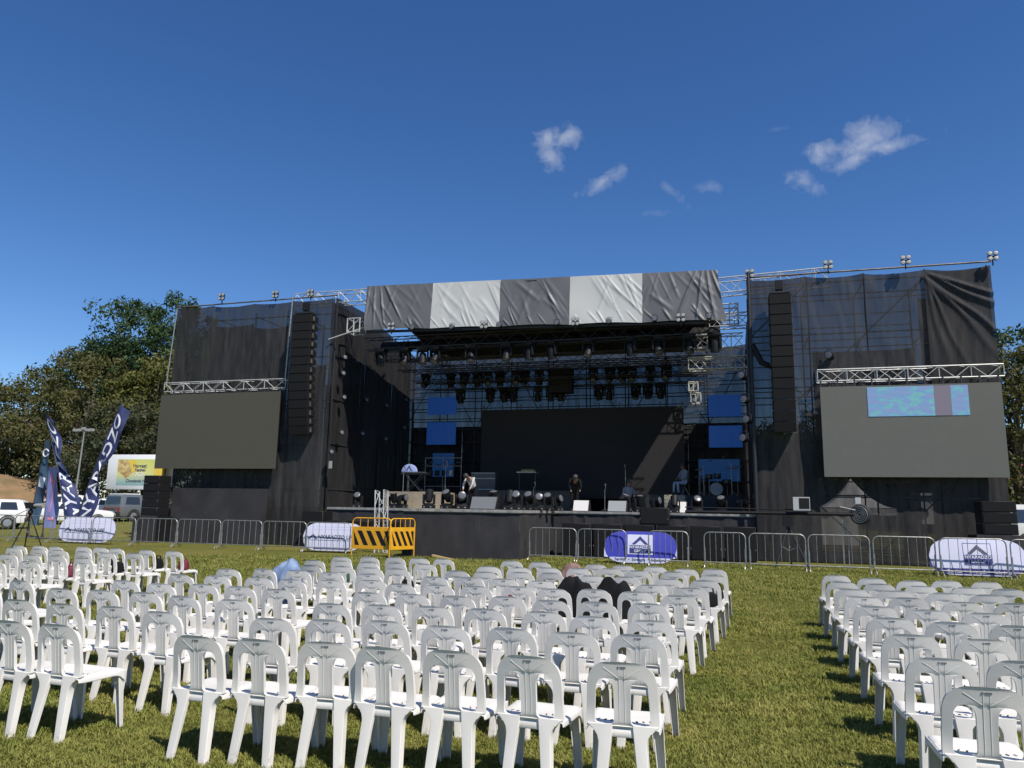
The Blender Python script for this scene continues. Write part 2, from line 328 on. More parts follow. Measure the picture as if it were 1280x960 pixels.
# ------------------------------------------------------------------ lawn blades near the viewer (one mass)
def grass():
    M = bpy.data.materials.new('grass_blades'); M.use_nodes = True; T = M.node_tree; N = T.nodes; L = T.links.new; P = N['Principled BSDF']
    oi = N.new('ShaderNodeNewGeometry'); n = N.new('ShaderNodeTexNoise'); n.inputs['Scale'].default_value = 1.1; n.inputs['Detail'].default_value = 7; n.inputs['Roughness'].default_value = 0.75
    L(oi.outputs['Position'], n.inputs['Vector'])
    r = N.new('ShaderNodeValToRGB'); e = r.color_ramp.elements
    e[0].position = 0.30; e[0].color = (0.125, 0.155, 0.028, 1); e[1].position = 0.72; e[1].color = (0.370, 0.325, 0.100, 1)
    k = e.new(0.5); k.color = (0.212, 0.222, 0.050, 1)
    L(n.outputs[0], r.inputs[0])
    n3 = N.new('ShaderNodeTexNoise'); n3.inputs['Scale'].default_value = 30; L(oi.outputs['Position'], n3.inputs['Vector'])
    h = N.new('ShaderNodeHueSaturation'); L(r.outputs[0], h.inputs['Color'])
    mr = N.new('ShaderNodeMapRange'); L(n3.outputs[0], mr.inputs[0]); mr.inputs[1].default_value = .3; mr.inputs[2].default_value = .7; mr.inputs[3].default_value = 0.7; mr.inputs[4].default_value = 1.4; L(mr.outputs[0], h.inputs['Value'])
    L(h.outputs[0], P.inputs['Base Color']); P.inputs['Roughness'].default_value = 0.7; P.inputs['Specular IOR Level'].default_value = 0.25
    tr = N.new('ShaderNodeBsdfTranslucent'); L(h.outputs[0], tr.inputs[0]); ms = N.new('ShaderNodeMixShader'); ms.inputs[0].default_value = 0.25
    L(P.outputs[0], ms.inputs[1]); L(tr.outputs[0], ms.inputs[2]); L(ms.outputs[0], N['Material Output'].inputs[0])
    g = np.random.default_rng(3)
    # tuft variants, hidden as data inside one node group
    tufts = []
    for k in range(4):
        mb = MB(); rr = random.Random(50 + k)
        for i in range(11):
            a = rr.uniform(0, 6.283); d = rr.uniform(0, 0.035); x, y = d * math.cos(a), d * math.sin(a)
            h_ = rr.uniform(0.010, 0.031); b = rr.uniform(0, 6.283); le = rr.uniform(0.35, 1.3) * h_; w = rr.uniform(0.0016, 0.0032)
            dx, dy = math.cos(b), math.sin(b); px, py = -dy * w, dx * w
            mb.add([(x - px, y - py, 0), (x + px, y + py, 0), (x + dx * le * .45 + px * .8, y + dy * le * .45 + py * .8, h_ * .7), (x + dx * le * .45 - px * .8, y + dy * le * .45 - py * .8, h_ * .7), (x + dx * le, y + dy * le, h_)],
                   [(0, 1, 2, 3), (3, 2, 4)])
        tufts.append(mb.mesh('tuft%d' % k, M))
    pts = []
    for r0, r1, dens in ((3.5, 6.5, 1700), (6.5, 10, 900), (10, 15, 380), (15, 27, 110)):
        a0, a1 = R(90 + 16.3 - 52), R(90 + 16.3 + 52); n_ = int(0.5 * (a1 - a0) * (r1 * r1 - r0 * r0) * dens)
        rr = np.sqrt(g.uniform(r0 * r0, r1 * r1, n_)); aa = g.uniform(a0, a1, n_)
        pts.append(np.stack([rr * np.cos(aa), rr * np.sin(aa), np.full(n_, 0.0)], 1))
    pts = np.concatenate(pts); pts = pts[pts[:, 1] < 29]
    # whole tufts as one mesh in arrays: positions rotated and scaled
    NG = bpy.data.node_groups.new('grass_tufts', 'GeometryNodeTree')
    NG.interface.new_socket('Geometry', in_out='INPUT', socket_type='NodeSocketGeometry'); NG.interface.new_socket('Geometry', in_out='OUTPUT', socket_type='NodeSocketGeometry')
    gi = NG.nodes.new('NodeGroupInput'); go = NG.nodes.new('NodeGroupOutput'); ip = NG.nodes.new('GeometryNodeInstanceOnPoints')
    src = bpy.data.collections.new('grass_sources')
    for t in tufts:
        o = bpy.data.objects.new('tuft_source', t); src.objects.link(o)
    ci = NG.nodes.new('GeometryNodeCollectionInfo'); ci.inputs['Collection'].default_value = src; ci.inputs['Separate Children'].default_value = True; ci.inputs['Reset Children'].default_value = True
    ip.inputs['Pick Instance'].default_value = True
    rv = NG.nodes.new('FunctionNodeRandomValue'); rv.data_type = 'FLOAT_VECTOR'; rv.inputs[0].default_value = (-.2, -.2, 0); rv.inputs[1].default_value = (.2, .2, 6.283)
    at = NG.nodes.new('GeometryNodeInputNamedAttribute'); at.data_type = 'FLOAT'; at.inputs['Name'].default_value = 'size'
    l = NG.links.new
    l(gi.outputs[0], ip.inputs['Points']); l(ci.outputs[0], ip.inputs['Instance']); l(rv.outputs[0], ip.inputs['Rotation'])
    l(next(s for s in at.outputs if s.enabled), ip.inputs['Scale']); l(ip.outputs[0], go.inputs[0])
    me = bpy.data.meshes.new('grass'); me.from_pydata(pts.tolist(), [], [])
    dist = np.hypot(pts[:, 0], pts[:, 1]); sz = (0.75 + 0.5 * g.random(len(pts))) * np.interp(dist, [4, 8, 16, 27], [0.95, 1.15, 1.7, 2.4])
    sz *= np.array([0.75 + 0.6 * (nse(p[0], p[1], 3, .9) + .5) for p in pts])
    A = me.attributes.new('size', 'FLOAT', 'POINT'); A.data.foreach_set('value', sz.astype(np.float32))
    o = link('grass', me); md = o.modifiers.new('tufts', 'NODES'); md.node_group = NG
    tag(o, 'short olive green lawn grass under the chairs', 'grass', kind='stuff')
grass()

# ------------------------------------------------------------------ chairs
def sup(t, p=2.6): return max(0.0, 1 - abs(t) ** p) ** (1 / p)
def chair_back_xy(x, s):
    """point of the back's rear face: x sideways, s 0 at the seat .. 1 at the top"""
    z = 0.425 + 0.375 * s
    y = -0.200 - 0.046 * s - 0.012 * s * s + 0.45 * x * x * max(0.0, min(1.0, (s + .06) / .3)) - .34 * max(0.0, .1 - s) ** 2
    if s > .95: y -= 0.005 * ((s - .95) / .05) ** 1.5
    if s < .06 and abs(x) < .052: y += 0.022 * min(1.0, (.06 - s) / .1)
    return y, z
def xo_of(s):
    if s < .03: return .213 - .045 * ((.03 - s) / .09) ** .7
    b = 0.213 - 0.014 * max(0, s)
    return b if s < .57 else 0.03 + (b - 0.03) * sup((s - .57) / .43, 2.7)
def chair_meshes():
    # backrest: frame, splat and top in one moulding with two openings
    rows = [-.06, -.04, -.02, 0.0, .03, .05, .08, .13, .2, .3, .4, .5, .57, .62, .66, .69, .71, .724, .73, .76, .80, .84, .88, .91, .935, .955, .97, .982, .992, 1.0]
    bm = bmesh.new(); idx = []
    for s in rows:
        xo = xo_of(s); xs = 0.047 + 0.004 * max(0, s); xi = xo - 0.050
        c, hw = (xs + xi) / 2, (xi - xs) / 2
        if .03 <= s <= .13: k = sup((.13 - s) / .1 * .985, 2.8)
        elif .53 <= s <= .73: k = sup((s - .53) / .2, 2.6)
        elif .03 <= s <= .73: k = 1
        else: k = 1.0 if s < .03 else 0.0
        a, b = c - hw * k, c + hw * k
        if s > .73: a, b = xo * .46, xo * .47
        r = []
        for x in [-xo, -(xo + b) / 2, -b, -a, -a * .5, 0, a * .5, a, b, (xo + b) / 2, xo]:
            y, z = chair_back_xy(x, s)
            if abs(x) < a * .9 and -.1 < s < .74: y += 0.004
            r.append((x, y, z))
        idx.append([bm.verts.new(p) for p in r])
    for j in range(len(rows) - 1):
        s0, s1 = rows[j], rows[j + 1]
        for i in range(10):
            if i in (2, 7) and (s0 >= .029 and s1 <= .7301): continue
            bm.faces.new((idx[j][i], idx[j][i + 1], idx[j + 1][i + 1], idx[j + 1][i]))
    bmesh.ops.remove_doubles(bm, verts=bm.verts, dist=.0011)
    bmesh.ops.delete(bm, geom=[v for v in bm.verts if not v.link_faces], context='VERTS')
    bm.verts.index_update(); mb = MB(); nv = len(bm.verts)
    rear = [v.co.copy() for v in bm.verts]; front = []
    for p in rear:
        q = max(0.0, ((p.z - .425) / .375 - .86) / .14); front.append(Vector((p.x * (1 - .06 * q), p.y + .024 - .010 * q, p.z - .016 * q)))
    F_ = [tuple(v.index for v in f.verts) for f in bm.faces]
    E_ = [tuple(v.index for v in e.verts) for e in bm.edges if len(e.link_faces) == 1]
    mb.add(rear + front, F_ + [tuple(i + nv for i in f[::-1]) for f in F_] + [(a, b, b + nv, a + nv) for a, b in E_]); bm.free()
    back = bake(mb, 'chair_back', PLASTIC, [bev(0.004, 1)], 24)
    # seat with turned-down sides that arch between the legs
    sb = MB()
    def seat(a, b):
        y = -0.20 + 0.425 * b; w = 0.205 + 0.012 * b; x = w * (2 * a - 1)
        z = 0.432 - 0.012 * math.sin(math.pi * b) * (1 - (2 * a - 1) ** 2) + 0.006 * b
        if b > .86: z -= 0.05 * ((b - .86) / .14) ** 2
        if abs(2 * a - 1) > .9: z -= 0.012 * ((abs(2 * a - 1) - .9) / .1) ** 2
        return (x, y, z)
    sb.grid(seat, 14, 12)
    for sg in (-1, 1):
        def apron(a, b):
            y = -0.198 + 0.41 * a; w = 0.207 + 0.012 * a; low = 0.392 - (-0.006 if a < .5 else .07) * max(0, (abs(2 * a - 1) - .45) / .55) ** 2.2
            z = 0.424 + (low - 0.424) * b
            return (sg * (w + 0.006 * b), y, z)
        sb.grid(apron, 14, 3)
    sb.grid(lambda a, b: (0.072 * (2 * a - 1), -0.186 - 0.006 * b, 0.416 - 0.046 * b), 4, 1)
    seatm = bake(sb, 'chair_seat', PLASTIC, [('SOLIDIFY', dict(thickness=0.008, offset=0.0)), bev(0.003, 1)], 45)
    slots = MB()  # dark boxes on the seat stand in for shade inside the drain holes
    for sg in (-1, 1):
        for k in range(3):
            x, y = sg * (0.075 + 0.038 * k), -0.085 + 0.006 * k
            slots.box((x, y, 0.4335), (0.006, 0.022, 0.006), Matrix.Rotation(sg * .5, 3, 'Z'))
    slotm = slots.mesh('drain_slot_shade', PRINT_SHADE_DK)
    def leg(front, sg):
        l = MB(); n = 14
        st = []
        for k in range(n + 1):
            t = k / n; z = (0.405 if front else 0.442) * (1 - t)
            if front:
                xi, xo = 0.145 + .035 * t, 0.214 + .014 * t; y = 0.195 + 0.03 * t; fl = -0.052 + .018 * t; xi += .012 * sup(t * .9, 2) * 0
                if t < .3: xi -= 0.05 * ((.3 - t) / .3) ** 2
            else:
                xi, xo = 0.056 + .048 * t, 0.136 + .026 * t; y = -0.1985 - 0.057 * t; fl = 0.050 - .016 * t
                if t < .26: xo += 0.074 * ((.26 - t) / .26) ** 2.3
            xo = max(xo, xi + .05)
            st.append([(sg * xi, y + fl * .55, z), (sg * (xi + .004), y, z), (sg * (xi + xo) / 2, y - (.002 if not front else -.002), z), (sg * (xo - .006), y, z), (sg * xo, y + fl, z)])
        for r in st: l.v += r
        for k in range(n):
            for i in range(4): l.f.append((k * 5 + i, k * 5 + i + 1, (k + 1) * 5 + i + 1, (k + 1) * 5 + i))
        return bake(l, 'chair_leg', PLASTIC, [('SOLIDIFY', dict(thickness=0.007, offset=0.0)), bev(0.003, 1)], 20)
    legs = [leg(fr, sg) for fr in (0, 1) for sg in (-1, 1)]
    ribs = MB()
    def on(x, s): y, z = chair_back_xy(x, s); return (x, y + (.0035 if s < .74 and abs(x) < .045 else 0), z)
    for x in (-.016, .016): ribs.tube([on(x, s) for s in (.07, .15, .35, .55, .72, .75, .87, .9)], 0.0016, 5)
    for sg in (-1, 1):
        ribs.tube([on(sg * (.022 + .085 * t), .75 + .15 * t) for t in (0, .35, .7, 1)], 0.0016, 5)
    ribm = ribs.mesh('moulded_ribs', PLASTIC, smooth=60)
    imp = MB()
    for k, x in enumerate((-.019, -.007, .003, .013, .021)):
        y, z = chair_back_xy(x, .915); imp.box((x, y - .001, z), (.007 if k % 2 else .009, .003, .008 if k != 1 else .004))
    impm = imp.mesh('imprint', PRINT_SHADE_DK)
    return back, seatm, slotm, legs, ribm, impm
CH = [(-1.87, 9.66), (-1.41, 9.68), (-3.44, 4.64), (-5.09, 4.68), (-4.65, 4.68), (-3.0, 4.68), (-2.12, 4.72), (-2.56, 4.75), (-1.68, 4.77), (-1.18, 4.78), (-0.65, 4.79), (1.25, 4.83), (-4.48, 5.5), (-3.48, 5.52), (-5.57, 5.58), (-5.06, 5.61), (-3.04, 5.63), (-6.14, 5.64), (1.24, 5.66), (-2.09, 5.69), (1.72, 5.74), (-2.6, 5.75), (-1.14, 5.76), (-1.58, 5.78), (-0.66, 5.84), (-7.28, 6.24), (-4.48, 6.41), (-5.05, 6.46), (-6.58, 6.49), (-3.51, 6.53), (-6.12, 6.54), (-5.59, 6.55), (-0.65, 6.61), (1.74, 6.61), (-3.07, 6.62), (1.28, 6.64), (-1.13, 6.65), (-2.61, 6.71), (-2.1, 6.75), (-1.6, 6.77), (-7.61, 6.94), (-6.08, 7.32), (-4.62, 7.36), (-6.66, 7.43), (-5.14, 7.43), (-5.64, 7.46), (-3.63, 7.49), (2.25, 7.51), (1.79, 7.53), (-3.16, 7.55), (-2.67, 7.58), (1.32, 7.61), (-1.7, 7.62), (-1.26, 7.68), (-2.22, 7.75), (-0.78, 7.76), (-6.67, 8.33), (2.25, 8.35), (-5.09, 8.37), (-6.18, 8.39), (1.79, 8.39), (-5.61, 8.43), (-3.71, 8.47), (1.34, 8.48), (-4.65, 8.51), (-3.27, 8.55), (-2.83, 8.61), (-0.56, 8.61), (-1.95, 8.7), (-4.21, 8.71), (-2.39, 8.77), (-1.04, 8.81), (-1.51, 8.86), (-10.42, 8.91), (-9.99, 9.1), (2.3, 9.29), (-6.72, 9.32), (1.36, 9.38), (2.85, 9.41), (-5.19, 9.47), (-4.63, 9.48), (-3.7, 9.51), (1.86, 9.51), (-0.46, 9.53), (-5.75, 9.54), (-6.28, 9.56), (-2.33, 9.58), (-2.82, 9.64), (-3.26, 9.65), (-0.95, 9.69), (-12.09, 10.01), (-9.94, 10.03), (-11.65, 10.17), (-11.21, 10.24), (-10.72, 10.26), (1.4, 10.28), (2.84, 10.28), (2.4, 10.29), (1.86, 10.3), (-4.67, 10.46), (-6.08, 10.47), (-5.11, 10.47), (-5.57, 10.48), (-3.34, 10.55), (-3.78, 10.57), (-0.35, 10.65), (-1.87, 10.67), (-0.82, 10.67), (-1.39, 10.71), (-2.9, 10.76), (-2.47, 10.85), (2.31, 11.15), (2.87, 11.21), (1.87, 11.23), (3.36, 11.23), (-10.69, 11.25), (1.42, 11.3), (-11.26, 11.31), (-10.22, 11.41), (-5.64, 11.44), (-11.98, 11.45), (-6.65, 11.48), (-0.28, 11.51), (-6.17, 11.54), (-12.56, 11.55), (-4.71, 11.56), (-5.2, 11.57), (-3.66, 11.57), (-3.16, 11.59), (-13.23, 11.61), (-2.72, 11.8), (-2.27, 11.9), (-1.36, 11.92), (-0.83, 11.97), (2.39, 11.98), (-1.83, 12.13), (1.93, 12.16), (-13.79, 12.21), (2.9, 12.25), (-12.91, 12.26), (-10.11, 12.26), (-13.35, 12.28), (3.39, 12.3), (-10.75, 12.31), (-11.59, 12.43), (-6.7, 12.46), (-12.03, 12.48), (-12.47, 12.5), (1.48, 12.5), (-0.71, 12.61), (-6.26, 12.72), (-5.34, 12.8), (-0.27, 12.82), (-5.82, 12.85), (-1.21, 12.87), (-1.72, 12.88), (-4.9, 12.89), (-2.2, 12.91), (-3.17, 13.0), (-3.69, 13.05)]
def chairs():
    back, seatm, slotm, legs, ribm, impm = chair_meshes()
    blocks = {}
    for (x, y) in CH:
        blk = 'right' if x > .6 else ('far' if (x < -7.7) else 'main'); row = round((y - 4.75) / .95)
        blocks.setdefault((blk, row), []).append((x, y))
    for (blk, row), L_ in sorted(blocks.items()):
        L_.sort(key=lambda p: -p[0] if blk != 'right' else p[0])
        for k, (x, y) in enumerate(L_):
            rn = 'nearest row' if row == 0 else ORD[row] + ' row'
            lab = {'main': 'white plastic chair, %s from the aisle in the %s of the middle block', 'right': 'white plastic chair, %s from the aisle in the %s of the right block',
                   'far': 'white plastic chair, %s from the gap in the %s of the far left block'}[blk] % (ORD[k], rn)
            t = thing('plastic_chair', lab, 'chair', (x + rnd.uniform(-.008, .008), y, -0.004), rnd.gauss(0, R(2.2)) - R(1.5), 'white plastic chairs set out in rows on the lawn')
            b = link('backrest', back, t); link('seat', seatm, t)
            for l in legs: link('leg', l, t)
            if y < 10: link('moulded_ribs', ribm, b); link('imprint', impm, b)
            if y < 8: tag(link('drain_slot_shade', slotm, t), kind='stuff')
chairs()

# ------------------------------------------------------------------ crowd barriers
def barrier(x0, x1, y, label, dy=0.0, yellow=False):
    c = (x0 + x1) / 2; w = (x1 - x0 - .05); ang = math.atan2(dy, w)
    t = thing('crowd_barrier', label, 'barrier', (c, y, gz(y)), ang, 'steel crowd barriers in front of the stage')
    h, b, r = 1.1, 0.19, 0.17
    pts = [(-w / 2, 0, b)]; pts += [(-w / 2 + r - r * math.cos(a), 0, h - r + r * math.sin(a)) for a in [R(k * 15) for k in range(0, 7)]]
    pts += [(w / 2 - r + r * math.sin(a), 0, h - r + r * math.cos(a)) for a in [R(k * 15) for k in range(0, 7)]]; pts += [(w / 2, 0, b)]
    MB().tube(pts, 0.019, 8).build('frame', STEEL, t, smooth=50)
    pole(t, (-w / 2, 0, b), (w / 2, 0, b), 0.017, STEEL, 'bottom_rail')
    n = max(7, round(w / .3)) - 1
    for k in range(1, n + 1): pole(t, (-w / 2 + w * k / (n + 1), 0, b), (-w / 2 + w * k / (n + 1), 0, h - .01), 0.0085, STEEL, 'bar', n=6)
    for sx in (-1, 1):
        x = sx * (w / 2 - .02)
        MB().tube([(x, 0, .62), (x, 0, .16), (x, 0, .14)], 0.017, 6).tube([(x, .26 * math.cos(a), .012 + .15 * math.sin(a)) for a in [R(q) for q in range(0, 181, 20)]], 0.014, 6).build('foot', STEEL, t, smooth=50)
BL = [-31.4, -29.32, -27.27, -25.2, -23.01, -21.02, -18.99, -17.14, -15.25, -13.4]
for i in range(len(BL) - 1):
    barrier(BL[i], BL[i + 1], 25.1, 'grey steel crowd barrier on the lawn left of the stage, %s from the yellow barriers' % ORD[len(BL) - 2 - i], dy=rnd.uniform(-.05, .05))
BRR = [(-6.6, -4.93, 24.9, .0), (-4.9, -3.25, 24.7, -.1), (-2.55, -1.27, 24.4, 0), (-.84, .44, 24.35, -.1), (.5, 2.15, 24.3, 0), (2.18, 3.9, 24.3, -.05), (3.95, 5.62, 24.3, 0), (5.66, 7.38, 24.2, 0), (7.42, 9.1, 24.2, .05)]
for i, (a, b, y, dy) in enumerate(BRR): barrier(a, b, y, 'grey steel crowd barrier right of the thrust stage, %s from the thrust' % ORD[i], dy=dy)
def yellow_barrier(c, w, y, rz, label):
    t = thing('safety_barrier', label, 'barrier', (c, y, 0), rz, 'yellow hazard barriers')
    h, r = 1.32, .16
    pts = [(-w / 2, 0, 0)] + [(-w / 2 + r - r * math.cos(R(k * 15)), 0, h - r + r * math.sin(R(k * 15))) for k in range(7)] + [(w / 2 - r + r * math.sin(R(k * 15)), 0, h - r + r * math.cos(R(k * 15))) for k in range(7)] + [(w / 2, 0, 0)]
    MB().tube(pts, 0.022, 8).build('frame', YEL, t, smooth=50)
    for k in range(1, 5): pole(t, (-w / 2 + w * k / 5, 0, 1.0), (-w / 2 + w * k / 5, 0, h), 0.012, YEL, 'bar', n=6)
    pan = bake(MB().box((0, -.005, .66), (w - .05, .02, .74)), 'hazard_panel', YEL, [bev(.006, 1)])
    link('panel', pan, t)
    n = 4
    for k in range(n + 1):
        s0 = -w / 2 + .05 + (w - .1) * (k - .55) / n; sw = (w - .1) / n * .5; z0, z1, sh = .42, .90, .26
        lo, hi = -w / 2 + .05, w / 2 - .05
        q = [(s0 + sh, z0), (s0 + sh + sw, z0), (s0 + sw, z1), (s0, z1)]
        q = [(min(max(x, lo), hi), z) for x, z in q]
        if abs(q[0][0] - q[1][0]) + abs(q[2][0] - q[3][0]) < .05: continue
        MB().prism(q, -.0195, -.017).build('stripe', BLACK, t)
yellow_barrier(-11.72, 1.46, 23.4, R(-2), 'wide yellow hazard barrier with black diagonal stripes beside the thrust stage')
yellow_barrier(-10.70, 1.15, 23.68, R(69), 'narrow yellow hazard barrier turned at an angle against the thrust stage')
PLANK = mat('raw_timber', (0.50, 0.36, 0.16), 0.6)
tag(MB().box((-9.2, 23.9, .05), (1.0, .12, .05), Matrix.Rotation(R(9), 3, 'Y') @ Matrix.Rotation(R(-6), 3, 'Z')).build('timber_plank', PLANK), 'short raw timber plank lying at the foot of the thrust stage', 'plank')

# ------------------------------------------------------------------ pop-up banners
def stadium(w, h, n=14, p=2.2):
    pts = []; e = h * .62
    for sx in (1, -1):
        for k in range(n + 1):
            a = -math.pi / 2 + math.pi * k / n
            if sx < 0: a += math.pi
            ca, sa = math.cos(a), math.sin(a)
            pts.append((sx * (w / 2 - e) + e * math.copysign(abs(ca) ** (2 / p), ca), h / 2 * math.copysign(abs(sa) ** (2 / p), sa)))
    return pts
def banner(c, y, w, h, kind, label):
    t = thing('popup_banner', label, 'banner', (c, y, 0.05), R(1.5), 'oval pop-up sponsor banners'); zc = h / 2 + .01
    tilt = Matrix.Rotation(R(-9), 3, 'X')
    def P(x, z, d): q = tilt @ Vector((x, -d, z)); return (q.x, q.y, q.z + zc)
    def bulge(x, z): return 0.03 * (1 - (2 * x / w) ** 2) * (1 - (2 * z / h) ** 2) + .012 * math.sin(3.1 * x + c) * (1 - (2 * z / h) ** 2)
    def sheet(poly, mat_, name, d0, parent, clip=None):
        # strips across the outline so that the cloth can bulge
        xs = np.linspace(min(p[0] for p in poly), max(p[0] for p in poly), 36); mb = MB(); prev = None
        for x in xs:
            zs = []
            for i in range(len(poly)):
                (xa, za), (xb, zb) = poly[i], poly[(i + 1) % len(poly)]
                if (xa - x) * (xb - x) <= 0 and xa != xb: zs.append(za + (zb - za) * (x - xa) / (xb - xa))
            if not zs: continue
            lo, hi = min(zs), max(zs)
            if clip: lo, hi = max(lo, clip[0]), min(hi, clip[1])
            row = []
            for k in range(7):
                z = lo + (hi - lo) * k / 6; row.append(len(mb.v)); mb.v.append(P(x, z, d0 + bulge(x, z)))
            if prev:
                for k in range(6): mb.f.append((prev[k], row[k], row[k + 1], prev[k + 1]))
            prev = row
        o = mb.build(name, mat_, parent, smooth='all'); return o
    poly = stadium(w, h)
    body = sheet(poly, BANB if kind == 'blue' else BANW, 'front_cloth', 0.01, t)
    bk = stadium(w * .995, h * .99); sheet(bk, BANW, 'rear_cloth', -.012, t)
    rim = poly + poly[:1]; MB().tube([P(x, z, -.001) for x, z in rim], 0.012, 6).build('sprung_rim', TRIM if kind != 'life' else PRINTG, t, smooth=60)
    pole(t, P(-w * .3, h * .3, -.03), (-w * .3, .45, -.05), .008, TRIM, 'prop_leg'); pole(t, P(w * .3, h * .3, -.03), (w * .3, .45, -.05), .008, TRIM, 'prop_leg')
    def put(mb, name, m_, x0, z0, d, par=t):
        mb.v = [P(p[0] + x0, p[1] + z0, d + bulge(p[0] + x0, p[1] + z0)) for p in mb.v]; return mb.build(name, m_, par)
    def rect(x0, x1, z0, z1):
        mb = MB(); n = 6; mb.grid(lambda a, b: (x0 + (x1 - x0) * a, z0 + (z1 - z0) * b, 0), n, 3); return mb
    def chevron(cx, z0, s): return MB().add([(cx - s, z0, 0), (cx - s * .58, z0, 0), (cx, z0 + s * .52, 0), (cx + s * .58, z0, 0), (cx + s, z0, 0), (cx, z0 + s * .98, 0)], [(0, 1, 2, 5), (2, 3, 4, 5)])
    if kind == 'life':
        put(chevron(-w * .33, -.10, .20), 'emblem', PRINTG, 0, 0, .016)
        put(text_mb('NYARADZO LIFE', .20, .004), 'lettering', PRINTG, .14, -.02, .016)
        put(rect(-w * .38, w * .30, -.145, -.128), 'underline', PRINTG, 0, 0, .014)
        put(rect(-w * .30, w * .34, -h / 2 + .055, -h / 2 + .085), 'base_stripe', NAVY, 0, 0, .014)
        for k in range(2): put(rect(-w * .32, w * .36, h / 2 - .16 - .1 * k, h / 2 - .145 - .1 * k), 'faint_print', mat('faint_print', (0.52, 0.53, 0.74), .6), 0, 0, .013)
    else:
        white = kind == 'blue'
        if white:
            sheet(poly, BANW, 'foot_strip', .0135, t, clip=(-h / 2, -h / 2 + .17)); put(rect(-.40, .40, -.23, .40), 'logo_panel', BANW, 0, .0, .016)
        else:
            sheet(poly, NAVY, 'foot_strip', .0135, t, clip=(-h / 2 + .035, -h / 2 + .19))
            for a in ((-.36, .36, .385, .395), (-.36, -.35, -.23, .395), (.35, .36, -.23, .395), (-.36, .36, -.23, -.22)): put(rect(*a), 'logo_border', NAVY, 0, 0, .0165)
        put(chevron(0, .085, .27), 'emblem', NAVY if white else PRINTG, 0, 0, .019)
        put(rect(-.34, .34, -.20, .06), 'logo_block', NAVY, 0, 0, .019)
        put(text_mb('NYARADZO', .122, .002), 'lettering', PRINTW, 0, -.005, .0225); put(text_mb('GROUP', .115, .002), 'lettering', PRINTW, 0, -.125, .0225)
        put(text_mb('Service  \u2022  Strength  \u2022  Solutions', .125, .002), 'lettering', NAVY if white else PRINTW, 0, -h / 2 + .105, .018)
banner(-25.74, 25.4, 2.85, 1.02, 'life', 'pale lilac oval banner lettered in grey, below the two tall flags')
banner(-14.28, 25.4, 2.5, 1.03, 'life', 'pale lilac oval banner lettered in grey, beside the yellow barrier')
banner(-2.83, 24.75, 2.32, 1.0, 'blue', 'deep blue oval banner with a square white logo panel')
banner(6.72, 24.55, 2.5, 1.02, 'white', 'white oval banner with a navy bottom stripe behind right-hand barriers')

# ------------------------------------------------------------------ feather flags
def flag(base, bend, h, w0, w1, label, name='feather_flag', text=None, side=1, tsize=.78, cm=None, mirror=False, tip=0.35, wv=1.0):
    t = thing(name, label, 'flag', base, 0, 'advertising flags on poles')
    def C(s): return Vector((bend * s ** 1.25, 0, 0.35 + (h - .35) * s))
    pole_pts = [Vector((0, 0, -.02)), Vector((0, 0, .35))] + [C(k / 10) for k in range(1, 11)]
    MB().tube(pole_pts, [.03, .028] + [.024 - .0018 * k for k in range(10)], 8).build('pole', TRIM, t, smooth=50)
    MB().lathe([(.28, 0), (.28, .03), (.05, .06), (.05, .2)], 16).build('base', TRIM, t, smooth=40)
    def Sf(s, q, lift=0.0):
        w = w0 + (w1 - w0) * s; cut = 1 - tip * q; ss = min(1, s * cut + 0.0)
        c = C(ss); n = Vector((1, 0, 0))
        wav = wv * .16 * math.sin(8 * ss + 3.4 * q + base[0]) * q + wv * .09 * math.sin(19 * ss + 5 * q + base[0] * 3) * (q + .15)
        return c + Vector((side * q * w * (.80 - wv * .2 * math.sin(11 * ss + base[0])) , wav + .18 * q * math.sin(3 * ss + 1) - lift, -.05 * q + .02 * math.sin(20 * ss) * q))
    MB().grid(lambda a, b: Sf(.06 + .94 * b, a), 8, 60).build('cloth', cm or NAVYF, t, smooth='all')
    if text:
        mb = text_mb(text, tsize, .012); xs = [v[0] for v in mb.v]; x0, x1 = min(xs), max(xs)
        out = []
        for v in mb.v:
            s = .1 + .84 * (v[0] - x0) / (x1 - x0); q = .5 - v[1] / (tsize * 1.05) * (1 if side > 0 else -1) * (-1 if mirror else 1)
            q = min(.97, max(.03, q)); out.append(Sf(s, q, .012))
        mb.v = out; mb.build('lettering', PRINTW, t)
    return t, Sf
flag((-28.75, 27.2, 0), -2.2, 6.1, .85, .62, 'tall navy flag with white lettering, leaning left', text='NYARADZO', side=1, tip=.10)
flag((-28.1, 27.0, 0), 1.85, 6.15, .5, .9, 'tall navy flag with white lettering, leaning right towards the screen', text='NYARADZO', side=1, tip=.06)
t_, sf = flag((-32.0, 28.2, 0), .35, 4.7, .5, .62, 'narrow navy to teal flag left of the small lilac flag', side=1, cm=mat('flag_teal', (0.020, 0.025, 0.06), .6, col2=(0.05, 0.12, 0.20), scale=.5), tip=.05, wv=.35)
mb = MB(); mb.tube([(.35 * math.cos(R(a)) * .45, 0, .35 * math.sin(R(a)) * .5) for a in range(20, 341, 20)], .028, 6); mb.v = [(p[0] + .62, p[1] - .16, p[2] + 4.0) for p in mb.v]; mb.build('ring_mark', PRINTW, t_)
MB().grid(lambda a, b: sf(.48 + .12 * b, .15 + .6 * a, .012), 3, 4).build('label_patch', PRINTW, t_)
t_, sf = flag((-30.5, 27.6, 0), -.1, 3.3, .72, .78, 'small lilac rectangular flag with a pink emblem', name='banner_flag', side=1, tip=.0, cm=mat('flag_lilac', (0.14, 0.17, 0.42), .6, col2=(0.30, 0.30, 0.58), scale=1.2, trans=.1), wv=.15)
PINK = mat('print_pink', (0.62, 0.22, 0.36), .6)
